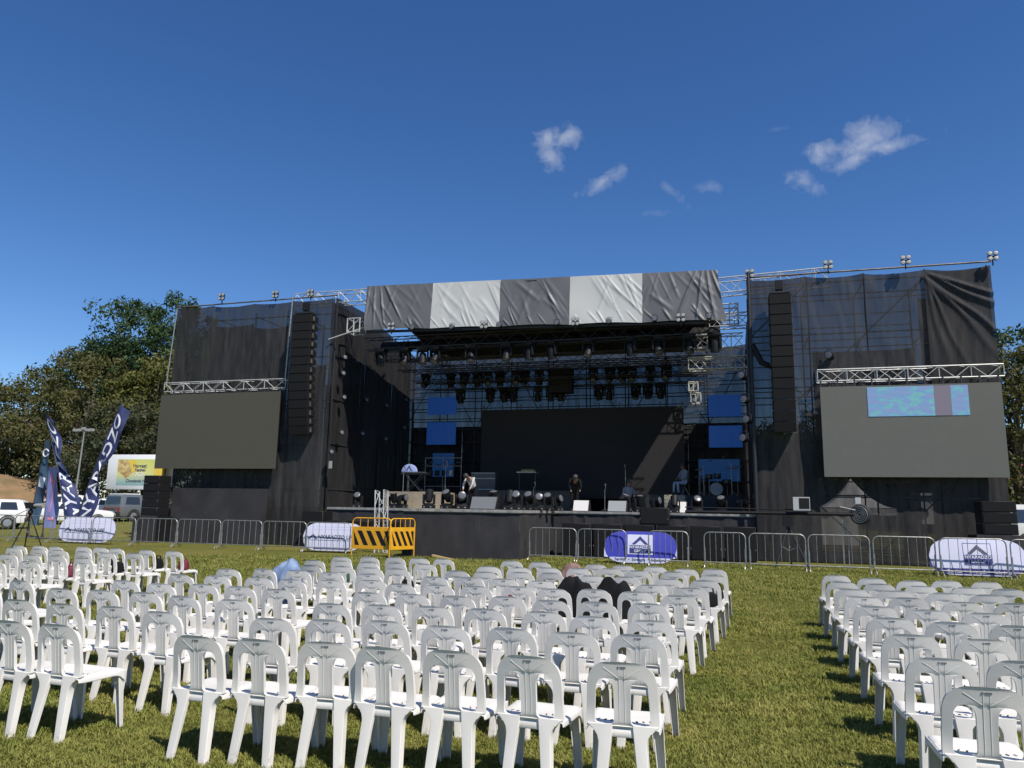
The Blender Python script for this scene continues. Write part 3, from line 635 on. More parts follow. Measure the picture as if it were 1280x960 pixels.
mb = MB().grid(lambda a, b: sf(.72 + .14 * b + .06 * math.sin(a * 6), .25 + .5 * a, .012), 8, 3); mb.build('pink_emblem', PINK, t_)
mb = MB().grid(lambda a, b: sf(.30 + .40 * a, .30 + .08 * b + .35 * a, .012), 8, 1); mb.build('pink_stroke', PINK, t_)
mb = MB().grid(lambda a, b: sf(.18 + .05 * b, .2 + .6 * a, .012), 8, 1); mb.build('pink_band', PINK, t_)

# ------------------------------------------------------------------ stage deck
DZ = 1.68
def cloth_panel(x0, x1, z0, z1, y, amp, seed, nx=20, nz=16, nrm='y', fold=1.0):
    mb = MB()
    def f(a, b):
        s = x0 + (x1 - x0) * a; z = z0 + (z1 - z0) * b
        d = amp * (nse(s * 1.1, z * .5, seed) + .6 * nse(s * 3.1, z * .8, seed + 9) * fold + .35 * nse(s * 7, z * 1.5, seed + 4) * fold)
        return (s, y + d, z) if nrm == 'y' else (y + d, s, z)
    return mb.grid(f, nx, nz)
def deck():
    t = thing('stage_deck', 'black skirted stage platform with a pale plywood edge and central thrust', 'stage', (-8, 29, 0))
    MB().box((-8, 34.0, DZ - .06), (17.6, 9.2, .12)).build('platform', DECKM, t, off=t.location)
    MB().box((-8.87, 26.85, DZ - .06), (4.23, 5.08, .12)).build('thrust_platform', DECKM, t, off=t.location)
    MB().box((-8.87, 24.295, DZ - .05), (4.25, .03, .09)).build('edge_trim', EDGE, t, off=t.location)
    MB().box((-6.74, 26.83, DZ - .05), (.03, 5.08, .09)).build('edge_trim', EDGE, t, off=t.location)
    MB().box((-13.95, 29.385, DZ - .05), (5.9, .03, .09)).build('edge_trim', EDGE, t, off=t.location)
    MB().box((-2.9, 29.385, DZ - .05), (7.6, .03, .07)).build('edge_trim', EDGE, t, off=t.location)
    for k in range(3): cloth_panel(-10.99 + 1.41 * k, -10.99 + 1.41 * (k + 1) - .004, .0, DZ - .09, 24.33, .022, k * 3.3, 22, 14).build('skirt_panel', DRAPE, t, smooth='all', off=t.location)
    for k in range(4): cloth_panel(24.34 + 1.26 * k, 24.34 + 1.26 * (k + 1) - .004, 0, DZ - .09, -6.77, .022, 20 + k * 3, 22, 14, nrm='x').build('skirt_panel', DRAPE, t, smooth='all', off=t.location)
    for k in range(5): cloth_panel(-16.8 + 1.22 * k, -16.8 + 1.22 * (k + 1) - .004, 0, DZ - .09, 29.42, .03, 40 + k * 3, 22, 14).build('skirt_panel', DRAPE, t, smooth='all', off=t.location)
    for k in range(6): cloth_panel(-6.85 + 1.33 * k, -6.85 + 1.33 * (k + 1) - .004, 0, DZ - .09, 29.42, .04, 60 + k * 3, 22, 14).build('skirt_panel', DRAPE, t, smooth='all', off=t.location)
deck()
def riser(c, d, m_, label):
    t = thing('stage_riser', label, 'riser', (c[0], c[1], DZ), 0, 'risers on the stage')
    x, y, z = d
    MB().box((0, 0, z - .03), (x, y, .06)).build('top_board', m_, t)
    n = max(1, round(x / 1.25))
    for k in range(n): MB().box((-x / 2 + x / n * (k + .5), -y / 2 + .02, (z - .06) / 2), (x / n - .008, .03, z - .065)).build('fascia_board', m_, t)
    for s in (-1, 1): MB().box((s * (x / 2 - .015), .03, (z - .06) / 2), (.03, y - .08, z - .065)).build('side_board', m_, t)
riser((-13.3, 31.2, 0), (2.6, 1.8, .72), PLY, 'sunlit plywood riser at the left front of the stage')
riser((-9.1, 33.4, 0), (4.9, 1.6, .88), RISER, 'long dark riser in the middle of the stage')
riser((-1.4, 33.6, 0), (3.6, 2.2, .75), RISER, 'dark riser under the drum kit')
riser((-3.6, 33.0, 0), (1.4, 1.2, .75), RISER, 'small dark riser left of the drum riser')

# ------------------------------------------------------------------ scaffold towers and netting
NET = mesh_cloth('shade_net', (0.016, 0.016, 0.018), (0.044, 0.042, 0.041), 0.095, 0.035)
NET_RW = mesh_cloth('shade_net_rear_wall', (0.020, 0.021, 0.024), (0.040, 0.040, 0.042), 0.08, 0.03)
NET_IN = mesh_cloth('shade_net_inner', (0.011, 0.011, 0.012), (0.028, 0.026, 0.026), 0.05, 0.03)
NET_BK = mesh_cloth('shade_net_dense', (0.016, 0.016, 0.018), (0.046, 0.044, 0.043), 0.09, 0.04)
def net(parent, name, f0, nx, nz, material, off):
    return MB().grid(f0, nx, nz).build(name, material, parent, smooth='all', off=off)
def front_net(parent, x0, x1, z0, z1, y, seed, material=NET, name='net_panel', sag=.12, pleat=0.0, amp=.07):
    def f(a, b):
        x = x0 + (x1 - x0) * a; z = z0 + (z1 - z0) * b
        top = sag * 4 * a * (1 - a) * max(0, b - .85) / .15
        dia = (x - x0) * .9 - (z1 - z) * .5
        d = amp * (1.0 * nse(x * .5, z * .25, seed) + .55 * nse(x * 2.2, z * .5, seed + 3)) + .035 * nse(x * 6.5, z * 1.2, seed + 5) + pleat * abs(math.sin(dia * 3.2 + 2 * nse(x, z, seed))) * (1 - a) * max(0, b - .35)
        e = min(1, a * 10, (1 - a) * 10)
        return (x, y - .02 + d * (.3 + .7 * e) - .04 * math.sin(math.pi * a), z - top)
    return net(parent, name, f, max(14, int((x1 - x0) * 14)), 48, material, parent.location)
def scaffold(t, xs, ys, zs, zdiag=True, r=.03, skip=None, material=SCAF):
    for x in xs:
        for y in ys: pole(t, (x, y, gz(y)), (x, y, zs[-1] + .25), r, material, 'standard', t)
    for z in zs:
        for y in ys:
            for i in range(len(xs) - 1): pole(t, (xs[i], y + .05, z), (xs[i + 1], y + .05, z), r * .85, material, 'ledger', t)
        for x in xs:
            for j in range(len(ys) - 1): pole(t, (x + .05, ys[j], z + .05), (x + .05, ys[j + 1], z + .05), r * .85, material, 'transom', t)
    if zdiag:
        for i in range(len(xs) - 1):
            for k in range(len(zs) - 1):
                if (i + k) % 2 == 0: pole(t, (xs[i], ys[0] + .1, zs[k]), (xs[i + 1], ys[0] + .1, zs[k + 1]), r * .7, material, 'brace', t)
                elif (i * 3 + k) % 3 == 0: pole(t, (xs[i + 1], ys[-1] - .08, zs[k]), (xs[i], ys[-1] - .08, zs[k + 1]), r * .7, material, 'brace', t)
LX = [-25.55, -23.4, -21.2, -19.1, -16.95]; ZT = [.4, 2.4, 4.4, 6.4, 8.4, 10.4]
lt = thing('scaffold_tower', 'left scaffold tower wrapped in black shade netting, behind the brown-grey screen', 'tower', (-21.2, 29.3, 0))
scaffold(lt, LX, [29.35, 31.9], ZT)
for i in range(4): front_net(lt, LX[i] - .02, LX[i + 1] - .02, .05, 11.05 - (.0 if i else -.05), 29.2 - .004 * i, 10 + 7 * i, pleat=.05 if i == 1 else .02, sag=.07)
front_net(lt, -25.6, -23.2, .05, 10.9, 31.98, 71, NET_IN, 'rear_net'); front_net(lt, -23.2, -21.0, .05, 10.7, 32.0, 75, NET_IN, 'rear_net')
front_net(lt, -21.0, -18.9, .05, 8.6, 32.02, 78, NET_IN, 'rear_net'); front_net(lt, -18.9, -16.9, .05, 7.6, 32.04, 79, NET_IN, 'rear_net')
pole(lt, (-25.7, 29.2, 11.15), (-16.9, 29.2, 11.2), .035, SCAF_RUST, 'top_rail', lt)
pole(lt, (-19.15, 28.95, 7.3), (-19.05, 28.95, 11.2), .035, STEEL, 'hanging_post', lt)
pole(lt, (-25.75, 29.1, 7.2), (-25.62, 29.2, 11.1), .03, STEEL, 'hanging_post', lt)
pole(lt, (-17.1, 29.0, 9.1), (-15.3, 29.3, 9.7), .03, ALU, 'stay', lt)
def side_net(parent, x, y0, y1, z0, z1f, seed, material, name='side_net'):
    def f(a, b):
        y = y0 + (y1 - y0) * a; z1 = z1f(y); z = z0 + (z1 - z0) * b
        d = .06 * nse(y * .6, z * .3, seed) + .03 * nse(y * 3, z * .7, seed + 3)
        return (x + d, y, z)
    return net(parent, name, f, 40, 40, material, parent.location)
wt = lambda y: 11.1 if y < 32.3 else 11.1 - (y - 32.3) * .17
for k in range(3): side_net(lt, -16.93 + .01 * k, 29.2 + 3.05 * k, 29.2 + 3.05 * (k + 1), DZ, wt, 90 + k, NET_IN, 'wing_net')
side_net(lt, -17.2, 29.3, 38.4, DZ, lambda y: wt(y) - .15, 97, NET_IN, 'wing_liner')
for y in (34.2, 36.4, 38.5):
    for x in (-17.05, -19.2): pole(lt, (x, y, gz(y)), (x, y, wt(y) - .1), .03, SCAF, 'standard', lt)
for z in (2.6, 4.6, 6.6, 8.6): pole(lt, (-17.1, 31.9, z), (-17.1, 38.5, z), .026, SCAF, 'ledger', lt)

RX = [.95, 3.05, 5.05, 7.1, 9.1]
rtw = thing('scaffold_tower', 'right scaffold tower wrapped in black shade netting, behind the grey screen', 'tower', (5, 29.3, 0))
scaffold(rtw, RX, [29.35, 31.9], ZT)
for z in np.arange(3.0, 10.5, .52):
    if min(abs(z - q) for q in ZT) > .12: [pole(rtw, (a, 31.95, z), (b, 31.95, z), .022, SCAF, 'ledger', rtw) for a, b in ((.95, 3.05), (3.05, 5.05), (5.05, 7.1))]
for i in range(4):
    a, b = RX[i] - .02, RX[i + 1] - .02; front_net(rtw, a, b, .05, 10.62 - .02 * i, 29.2 - .004 * i, 110 + 7 * i, pleat=.16 if i == 3 else (.07 if i == 2 else .03), sag=.09)
# loosely folded over-layers hung from the top rail
def folded(a, b):
    x = 7.0 + 2.14 * a; z = 3.6 + 6.95 * b; d = .05 * nse(x * 1.5, z * .6, 160)
    for k in (0, 1, 3, 4, 6, 7, 8):
        # folds fan out from the top left fixing towards the outer post
        ang = R(-22 - 8.2 * k); q1, q2 = x - 6.95, z - 10.45; al = q1 * math.cos(ang) + q2 * math.sin(ang); pe = q1 * math.sin(ang) - q2 * math.cos(ang) + .05 * math.sin(al * 2 + k)
        if al > 0: d += (.10 - .008 * k) * math.exp(-(pe / (.04 + (.018 + .009 * (k % 3)) * al)) ** 2) * min(1, al) * (1 if k < 4 else max(.15, 1.3 - .25 * al))
    return (x, 29.06 - d, z - .1 * math.sin(math.pi * a) * b ** 6)
net(rtw, 'folded_net', folded, 70, 120, NET, rtw.location)
pole(rtw, (.95, 29.3, 9.9), (9.1, 29.3, 9.85), .026, SCAF, 'ledger', rtw)
front_net(rtw, .95, 3.4, .05, 4.7, 31.96, 163, NET_BK, 'rear_net'); front_net(rtw, 3.4, 7.2, 3.3, 8.3, 31.98, 165, NET_BK, 'rear_net'); front_net(rtw, 6.3, 7.0, .1, 3.4, 31.99, 166, NET_IN, 'rear_net'); front_net(rtw, 3.4, 6.3, 3.15, 4.2, 32.06, 167, NET_IN, 'rear_net'); front_net(rtw, 7.4, 9.1, .1, 10.3, 32.0, 168, NET_IN, 'rear_net')
pole(rtw, (.9, 29.15, 10.72), (9.2, 29.15, 10.72), .035, SCAF_RUST, 'top_rail', rtw)
pole(rtw, (.93, 29.0, DZ), (.93, 29.0, 10.9), .07, SCAF, 'corner_post', rtw)
side_net(rtw, .98, 29.4, 38.4, DZ, lambda y: 10.75 - .05 * (y - 29), 197, NET_IN, 'wing_net')
MB().tube([(1.0, 29.0, 8.0), (1.3, 28.9, 7.3), (1.9, 28.9, 7.0), (2.4, 28.95, 7.2)], .11, 8).build('cable_bundle', BLACK, rtw, smooth=50, off=rtw.location)

# back wall of the stage
bw = thing('rear_scaffold', 'rear scaffold wall with netting behind the stage lights', 'scaffold', (-8, 38.3, 0))
BX = [-17, -14.9, -12.9, -10.9, -8.9, -6.9, -4.9, -2.9, -.9, .95]
for x in BX:
    for y in (37.2, 38.3): pole(bw, (x, y, gz(y)), (x, y, 9.6), .028, SCAF, 'standard', bw)
for z in [2.2, 3.2, 4.2, 5.2] + list(np.arange(5.9, 9.6, .55)): 
    for y in (37.2, 38.3): pole(bw, (-17, y + .05, z), (.95, y + .05, z), .024, SCAF, 'ledger', bw)
for i in range(len(BX) - 1):
    a, b = (BX[i], BX[i + 1]) if i % 2 else (BX[i + 1], BX[i]); pole(bw, (a, 37.3, 2.2), (b, 37.3, 5.9), .02, SCAF, 'brace', bw); pole(bw, (b, 37.3, 5.9), (a, 37.3, 9.4), .02, SCAF, 'brace', bw)
for k in range(6): front_net(bw, -17 + 3 * k, -14 + 3 * k, DZ, 10.25 - .1 * (k % 2), 38.5 + .004 * k, 200 + 5 * k, NET_RW, 'net_panel', amp=.05)
for k in range(6): cloth_panel(-17.2 + 3.05 * k, -17.2 + 3.05 * (k + 1) - .01, DZ, 6.2, 38.75, .08, 230 + k, 20, 16).build('backdrop_cloth', DRAPE, bw, smooth='all', off=bw.location)

# ------------------------------------------------------------------ trusses
def truss(name, label, p0, p1, s, material, pitch=.5, single=True, group=None, cat='truss', h=None):
    p0, p1 = Vector(p0), Vector(p1); d = p1 - p0; L_ = d.length; ax = d.normalized(); h = h or s
    t = thing(name, label, cat, (p0 + p1) / 2, 0, group)
    upv = Vector((0, 0, 1)) if abs(ax.z) < .9 else Vector((0, 1, 0)); sd = ax.cross(upv).normalized(); upv = sd.cross(ax)
    cn = [sd * (a * s / 2) + upv * (b * h / 2) for a, b in ((-1, -1), (1, -1), (1, 1), (-1, 1))]
    for c in cn: pole(t, p0 + c, p1 + c, .025, material, 'chord', t)
    n = max(2, round(L_ / pitch)); mb = MB()
    for f in range(4):
        a, b = cn[f], cn[(f + 1) % 4]
        for k in range(n):
            q0, q1 = p0 + ax * (L_ * k / n), p0 + ax * (L_ * (k + 1) / n)
            A, B = (a, b) if k % 2 else (b, a)
            if single and f in (1, 3): pole(t, q0 + A, q1 + B, .014, material, 'brace', t, n=6)
            else: mb.tube([q0 + A, q1 + B], .013, 5)
        if single and f in (1, 3):
            for k in range(0, n + 1, 2): pole(t, p0 + ax * (L_ * k / n) + a, p0 + ax * (L_ * k / n) + b, .016, material, 'post', t, n=6)
    tag(mb.build('lacing', material, t, off=t.location), kind='stuff')
    return t
truss('screen_truss', 'white aluminium box truss above the left screen', (-25.55, 28.98, 7.12), (-19.0, 28.98, 7.12), .42, ALU, .55)
truss('screen_truss', 'white aluminium box truss above the right screen', (3.2, 28.93, 6.70), (9.15, 28.93, 6.70), .42, ALU, .5)
truss('roof_truss', 'aluminium roof truss joining the valance to the right tower', (-.35, 29.7, 10.55), (4.0, 29.7, 10.7), .6, ALU, .6)
truss('roof_truss', 'aluminium roof truss joining the valance to the left tower', (-19.2, 29.7, 11.2), (-15.3, 29.7, 11.2), .55, ALU, .6)
truss('roof_truss', 'short aluminium truss stub second from the top right of the valance', (-.6, 31.2, 9.55), (.9, 31.2, 9.55), .55, ALU, .5)
truss('roof_truss', 'aluminium truss end with square frame below the right end of the valance', (-1.6, 30.2, 8.45), (.7, 30.2, 8.45), .55, ALU, .5)
truss('roof_truss', 'lowest aluminium truss end beside the right tower', (-1.5, 31.6, 7.85), (.85, 31.6, 7.85), .5, ALU, .5)
truss('tower_truss', 'white upright truss piece leaning behind the yellow barriers', (-12.7, 26.2, .0), (-12.9, 26.45, 2.33), .36, ALU, .6, cat='truss')
for k, (y, z) in enumerate(((29.6, 8.9), (31.4, 8.75), (33.2, 8.6), (35.0, 8.35))):
    truss('light_truss', 'dark lighting truss under the roof, %s from the front' % ORD[k], (-15.5, y, z), (-.6, y, z), .5, ALU_DK, .6, single=False, group='lighting trusses under the roof')
truss('light_truss', 'dark rear lighting truss carrying the upper row of lamps', (-15.6, 36.2, 8.95), (-.4, 36.2, 8.95), .4, ALU_DK, .5, single=False, group='lighting trusses under the roof')
truss('light_truss', 'dark rear lighting truss carrying the lower row of lamps', (-15.0, 36.3, 8.05), (-1.0, 36.3, 8.05), .35, ALU_DK, .5, single=False, group='lighting trusses under the roof')
# white truss corners hanging down the inner right side
def cube_block(c, s, label):
    t = thing('truss_corner', label, 'truss', c, 0, 'white truss corner blocks')
    h = s / 2
    for a in (-h, h):
        for b in (-h, h):
            pole(t, (a, b, -h), (a, b, h), .03, ALU, 'tube'); pole(t, (a, -h, b), (a, h, b), .03, ALU, 'tube'); pole(t, (-h, a, b), (h, a, b), .03, ALU, 'tube')
    for a in (-h, h):
        pole(t, (-h, a, -h), (h, a, h), .02, ALU, 'brace'); pole(t, (0, a, -h), (0, a, h), .02, ALU, 'brace')
cube_block((-16.0, 29.5, 9.75), .62, 'white truss corner block at the left end of the valance')
cube_block((.2, 29.9, 9.5), .66, 'white truss corner block right beside the valance end')
cube_block((-14.9, 37.6, 9.75), .5, 'small white truss corner block at the rear left of the roof')
cube_block((-1.75, 35.6, 8.5), .45, 'white truss corner block above the right blue panels, topmost of three')
cube_block((-1.5, 35.6, 7.55), .42, 'white truss corner block above the right blue panels, middle of three')
cube_block((-1.4, 35.6, 7.0), .45, 'white truss corner block above the right blue panels, lowest of three')

# ------------------------------------------------------------------ roof and valance
def roof():
    t = thing('stage_roof', 'flat stage roof with a valance of alternating grey and silver cloth', 'roof', (-7.8, 29.2, 9.3))
    fr = random.Random(21); FOLDS = []
    for k in range(5):
        L_ = []
        for q in range(15):
            fa = fr.uniform(-.05, .9); fb = fr.choice((.98, .98, .9, .6)) + fr.uniform(-.04, .02); an = R(fr.uniform(-72, -38)) if fr.random() < .8 else R(fr.uniform(-130, -105))
            L_.append((fa, fb, math.cos(an), math.sin(an), fr.uniform(.9, 2.1), fr.uniform(.012, .034), fr.uniform(.04, .10)))
        for q in range(5): L_.append((fr.uniform(.1, .95), .02, math.cos(R(fr.uniform(110, 150))), math.sin(R(120)), fr.uniform(.4, .9), fr.uniform(.02, .045), fr.uniform(.02, .05)))
        if k == 4: L_ += [(c, .99, math.cos(R(w)), math.sin(R(w)), 2.1, .06, .05) for c, w in ((.72, -112), (.8, -98), (.86, -86), (.92, -76), (.97, -68))]
        if k == 0: L_ += [(c, .99, math.cos(R(w)), math.sin(R(w)), 2.0, .055, .045) for c, w in ((.04, -95), (.12, -88), (.2, -80), (.28, -62))]
        FOLDS.append(L_)
    edges = [-15.35, -12.2, -9.08, -6.09, -3.12, -.2]
    for k in range(5):
        x0, x1 = edges[k], edges[k + 1]
        gr = k % 2 == 0
        def f(a, b, k=k, x0=x0, x1=x1):
            x = x0 + (x1 - x0) * a
            ztop = 11.50 - .025 * (x + 15.3) + .0; zbot = 9.42 - .026 * (x + 15.3)
            bow = .05 * math.sin(math.pi * a) * (1 - b)
            z = zbot + (ztop - zbot) * b + bow
            fold = 0
            for (fa, fb, dx, dz, ln, am, wd) in FOLDS[k]:
                q1, q2 = (a - fa) * (x1 - x0), (b - fb) * 2.05
                al = q1 * dx + q2 * dz; pe = q1 * dz - q2 * dx
                if -.1 < al < ln and abs(pe) < 4 * wd: fold += am * math.exp(-(pe / wd) ** 2) * math.sin(math.pi * min(1, max(0, (al + .1) / (ln + .1)))) ** .6
            d = fold * (1.0 if gr else .8) + .04 * nse(x * .7, z * .7, k)
            xx = x + ((.28 * (1 - b) ** 1.5 * a ** 6) if k == 4 else 0) - ((.05 * b * (1 - a) ** 6) if k == 0 else 0)
            return (xx, 28.98 + .16 * b - d, z)
        MB().grid(f, 120, 64).build('valance_panel', GREYF if gr else SILVER, t, smooth='all', off=t.location)
    rv = MB(); ys = (29.2, 38.2)
    rv.add([(-15.4, 29.15, 11.42), (-.2, 29.15, 11.05), (-.2, 38.2, 9.85), (-15.4, 38.2, 10.0), (-15.4, 29.15, 11.36), (-.2, 29.15, 10.99), (-.2, 38.2, 9.79), (-15.4, 38.2, 9.94)],
           [(0, 1, 2, 3), (7, 6, 5, 4), (0, 4, 5, 1), (1, 5, 6, 2), (2, 6, 7, 3), (3, 7, 4, 0)])
    rv.build('roof_cover', BLACK, t, off=t.location)
    MB().box((-7.8, 29.15, 9.2), (15.0, .08, .1), Matrix.Rotation(R(1.4), 3, 'Y')).build('valance_rail', SCAF, t, off=t.location)
    for k in range(8): pole(t, (-15.2 + 2.1 * k, 29.4, 11.2 - .05 * k), (-15.2 + 2.1 * k, 38.1, 9.95), .05, ALU_DK, 'rafter', t)
    for y in (31.4, 33.2, 35.0, 36.8): pole(t, (-15.3, y, 10.4), (-.3, y, 10.3), .05, ALU_DK, 'purlin', t)
    MB().grid(lambda a, b: (-15.2 + 15 * a, 30.2 + .3 * b + .1 * nse(a * 20, b * 3), 8.75 + .45 * b - .02 * a), 60, 3).build('border_cloth', BLACK, t, off=t.location)
roof()

# ------------------------------------------------------------------ lamps
def rotm(ax, az): return Matrix.Rotation(az, 3, 'Z') @ Matrix.Rotation(ax, 3, 'X')
_mh = {}
def moving_head(loc, label, tilt, pan, hang=False, group='moving head lamps', s=1.0):
    t = thing('moving_head_lamp', label, 'lamp', loc, pan, group); t.scale = (s, s, s * (-1 if hang else 1))
    key = round(tilt, 1)
    if 'base' not in _mh:
        b = MB().box((0, 0, .07), (.40, .34, .13)).box((0, -.02, .145), (.30, .28, .03)); _mh['base'] = bake(b, 'lamp_base', BLACK, [bev(.015, 2)])
        y = MB()
        for sx in (-1, 1): y.box((sx * .19, 0, .33), (.055, .16, .34)); 
        y.box((0, 0, .17), (.40, .2, .04)); _mh['yoke'] = bake(y, 'lamp_yoke', BLACK, [bev(.012, 2)])
        f = MB()
        for sx in (-1, 1): f.box((sx * .12, -.171, .055), (.05, .008, .03))
        _mh['ind'] = f.mesh('display', LENS_W)
    if key not in _mh:
        rm = Matrix.Rotation(tilt, 3, 'X')
        h = MB().lathe([(.05, -.24), (.115, -.2), (.135, -.1), (.14, .05), (.15, .16), (.15, .2), (.135, .205)], 18, (0, 0, .44), rm)
        l = MB().lathe([(.128, .204), (.128, .209), (.09, .222), (.02, .226)], 18, (0, 0, .44), rm)
        _mh[key] = (h.mesh('lamp_head', BLACK, 40), l.mesh('lamp_lens', LENS, 50))
    link('base', _mh['base'], t); link('yoke', _mh['yoke'], t); hd = link('head', _mh[key][0], t); link('lens', _mh[key][1], hd)
    if not hang: link('display', _mh['ind'], t)
# along the stage and thrust edge
def at(px, py, y):
    d = fw + rt2 * ((px - 640) / FPX) - up2 * ((py - 480) / FPX); k = y / d.y
    return Vector((d.x * k, y, CAM_H + d.z * k))
for i, (px, y, tl, pn) in enumerate(((536, 24.75, -.2, .1), (559, 24.75, .7, -.2), (577, 24.8, 1.4, .4), (617, 25.3, .3, 0), (637, 24.85, -.4, 0))):
    p = at(px, 630, y); moving_head((p.x, y, DZ), 'moving head lamp on the thrust edge, %s from the left' % ORD[i], tl, pn)
for i, (px, y, tl, pn) in enumerate(((653, 25.0, 1.0, .1), (669, 26.2, .8, -.15), (681, 27.1, 1.2, .2), (692, 28.0, .7, 0), (703, 28.9, 1.3, 1.2))):
    p = at(px, 630, y); moving_head((p.x - .22, y, DZ), 'moving head lamp on the right side of the thrust, %s from the front' % ORD[i], tl, pn)
for i, (px, tl, pn) in enumerate(((447, 1.0, .2), (492, .3, 0), (503, 1.5, 1.3))):
    p = at(px, 630, 29.75); moving_head((p.x, 29.75, DZ), 'moving head lamp on the stage edge left of the thrust, %s from the tower' % ORD[i], tl, pn)
for i, (px, tl, pn) in enumerate(((800, .2, .2), (819, 1.4, 1.2), (843, -.5, 0), (871, .9, .3), (902, .6, -.2), (927, 1.5, 1.3))):
    p = at(px, 630, 29.7); moving_head((p.x, 29.7, DZ), 'moving head lamp on the stage edge right of the thrust, %s from the thrust' % ORD[i], tl, pn)
for i, px in enumerate((534, 565, 582, 598, 611, 626, 646, 657, 675, 692, 742, 763, 779, 790, 813, 833)):
    p = at(px, 458, 36.2); moving_head((p.x, 36.1, 8.72), 'moving head lamp hanging in the upper rear row, %s from the left' % ORD[i], rnd.uniform(-.5, .9), rnd.uniform(-.6, .6), True, s=1.15)
for i, px in enumerate((577, 614, 631, 642, 673, 689, 701, 749, 762, 795, 810, 826)):
    p = at(px, 485, 36.3); moving_head((p.x, 36.2, 7.85), 'moving head lamp hanging in the lower rear row, %s from the left' % ORD[i], rnd.uniform(-.5, .9), rnd.uniform(-.6, .6), True, s=1.1)
for i, px in enumerate((478, 508, 530, 546, 590, 634, 662, 690, 736, 788, 822, 862, 893)):
    p = at(px, 415, 29.6); moving_head((p.x, 29.55, 8.68), 'moving head lamp hanging under the valance, %s from the left' % ORD[i], rnd.uniform(-.3, .6), rnd.uniform(-.6, .6), True, s=1.2)

def quad_lamp(p, label, s=.34, post=True):
    t = thing('floodlight', label, 'floodlight', p, 0, 'four-lens floodlights'); t.scale = (.62, .62, .62)
    for a in (-1, 1):
        for b in (-1, 1):
            rm = Matrix.Rotation(R(78), 3, 'X')
            h = MB().lathe([(.05, -.14), (.11, -.06), (.135, .05), (.135, .06)], 14, (a * .15, 0, b * .15), rm).build('lamp_can', BLACK, t, 40)
            MB().lathe([(.118, .058), (.118, .066), (.05, .075)], 14, (a * .15, 0, b * .15), rm).build('lens', LENS_W, h, 40)
    MB().box((0, .1, 0), (.5, .06, .08)).box((0, .1, -.28), (.06, .06, .5)).build('bracket', SCAF, t)
for (px, py, y, lab) in ((277, 371, 29.0, 'four-lens floodlight on the left tower top, leftmost of the three there'), (344, 368, 29.0, 'four-lens floodlight on the left tower top, middle of the three there'), (388, 366, 29.0, 'four-lens floodlight on the left tower top, nearest the valance'),
                         (937, 342, 29.0, 'four-lens floodlight on the right tower top, nearest the valance'), (1035, 331, 29.0, 'four-lens floodlight on the right tower top, second from the valance'), (1132, 325, 28.8, 'four-lens floodlight on the right tower top, third from the valance'),
                         (1241, 320, 28.8, 'four-lens floodlight at the outer corner of the right tower'), (489, 408, 28.75, 'four-lens floodlight below the leftmost grey valance panel'), (605, 406, 28.75, 'four-lens floodlight below the left silver valance panel'),
                         (719, 402, 28.75, 'four-lens floodlight below the right silver valance panel'), (851, 397, 28.75, 'four-lens floodlight below the rightmost grey valance panel')):
    quad_lamp(at(px, py, y), lab)
def par_lamp(p, label, az=0.0, el=80, lens=LENS, s=1.0):
    t = thing('spotlight', label, 'spotlight', p, az, 'single-lens spotlights'); t.scale = (s, s, s)
    rm = Matrix.Rotation(R(el), 3, 'X')
    h = MB().lathe([(.06, -.22), (.12, -.16), (.14, 0), (.15, .1), (.15, .115)], 16, (0, 0, 0), rm).build('lamp_can', BLACK, t, 40)
    MB().lathe([(.13, .113), (.13, .12), (.06, .13)], 16, (0, 0, 0), rm).build('lens', lens, h, 40)
    MB().tube([(-.16, 0, 0), (-.16, .02, .2), (0, .03, .26), (.16, .02, .2), (.16, 0, 0)], .015, 6).build('yoke', SCAF, t, 50)
for i, (px, py) in enumerate(((516, 410), (565, 409), (624, 407), (696, 404), (761, 402), (818, 399), (886, 396))):
    par_lamp(at(px, py, 28.75), 'round spotlight along the valance bottom, %s from the left' % ORD[i], s=.75)
def on_u(px, py, x):
    d = fw + rt2 * ((px - 640) / FPX) - up2 * ((py - 480) / FPX); k = x / d.x
    return Vector((x, d.y * k, CAM_H + d.z * k))
for i, (px, py) in enumerate(((431, 447), (429, 467), (430, 497), (427, 541), (414, 565), (453, 542), (458, 500), (462, 460), (482, 549), (483, 507), (480, 470), (505, 535), (507, 500))):
    p = on_u(px, py, -16.55); par_lamp(p, 'small spotlight on the inner wall of the left tower, %s of the scattered group' % ORD[i], az=R(50), lens=LENS, s=.62)
for i, (px, py) in enumerate(((931, 500), (934, 525), (930, 548), (928, 470), (1037, 445))):
    par_lamp(at(px, py, 28.9), 'spotlight on the corner post of the right tower, %s in the cluster' % ORD[i], az=R(-30))
bx = thing('work_light', 'small white work light box on the left tower corner', 'light', at(414, 581, 28.9)); MB().box((0, 0, 0), (.2, .12, .36)).build('housing', BLACK, bx); MB().box((0, -.064, 0), (.17, .006, .32)).build('diffuser', LENS_W, bx)

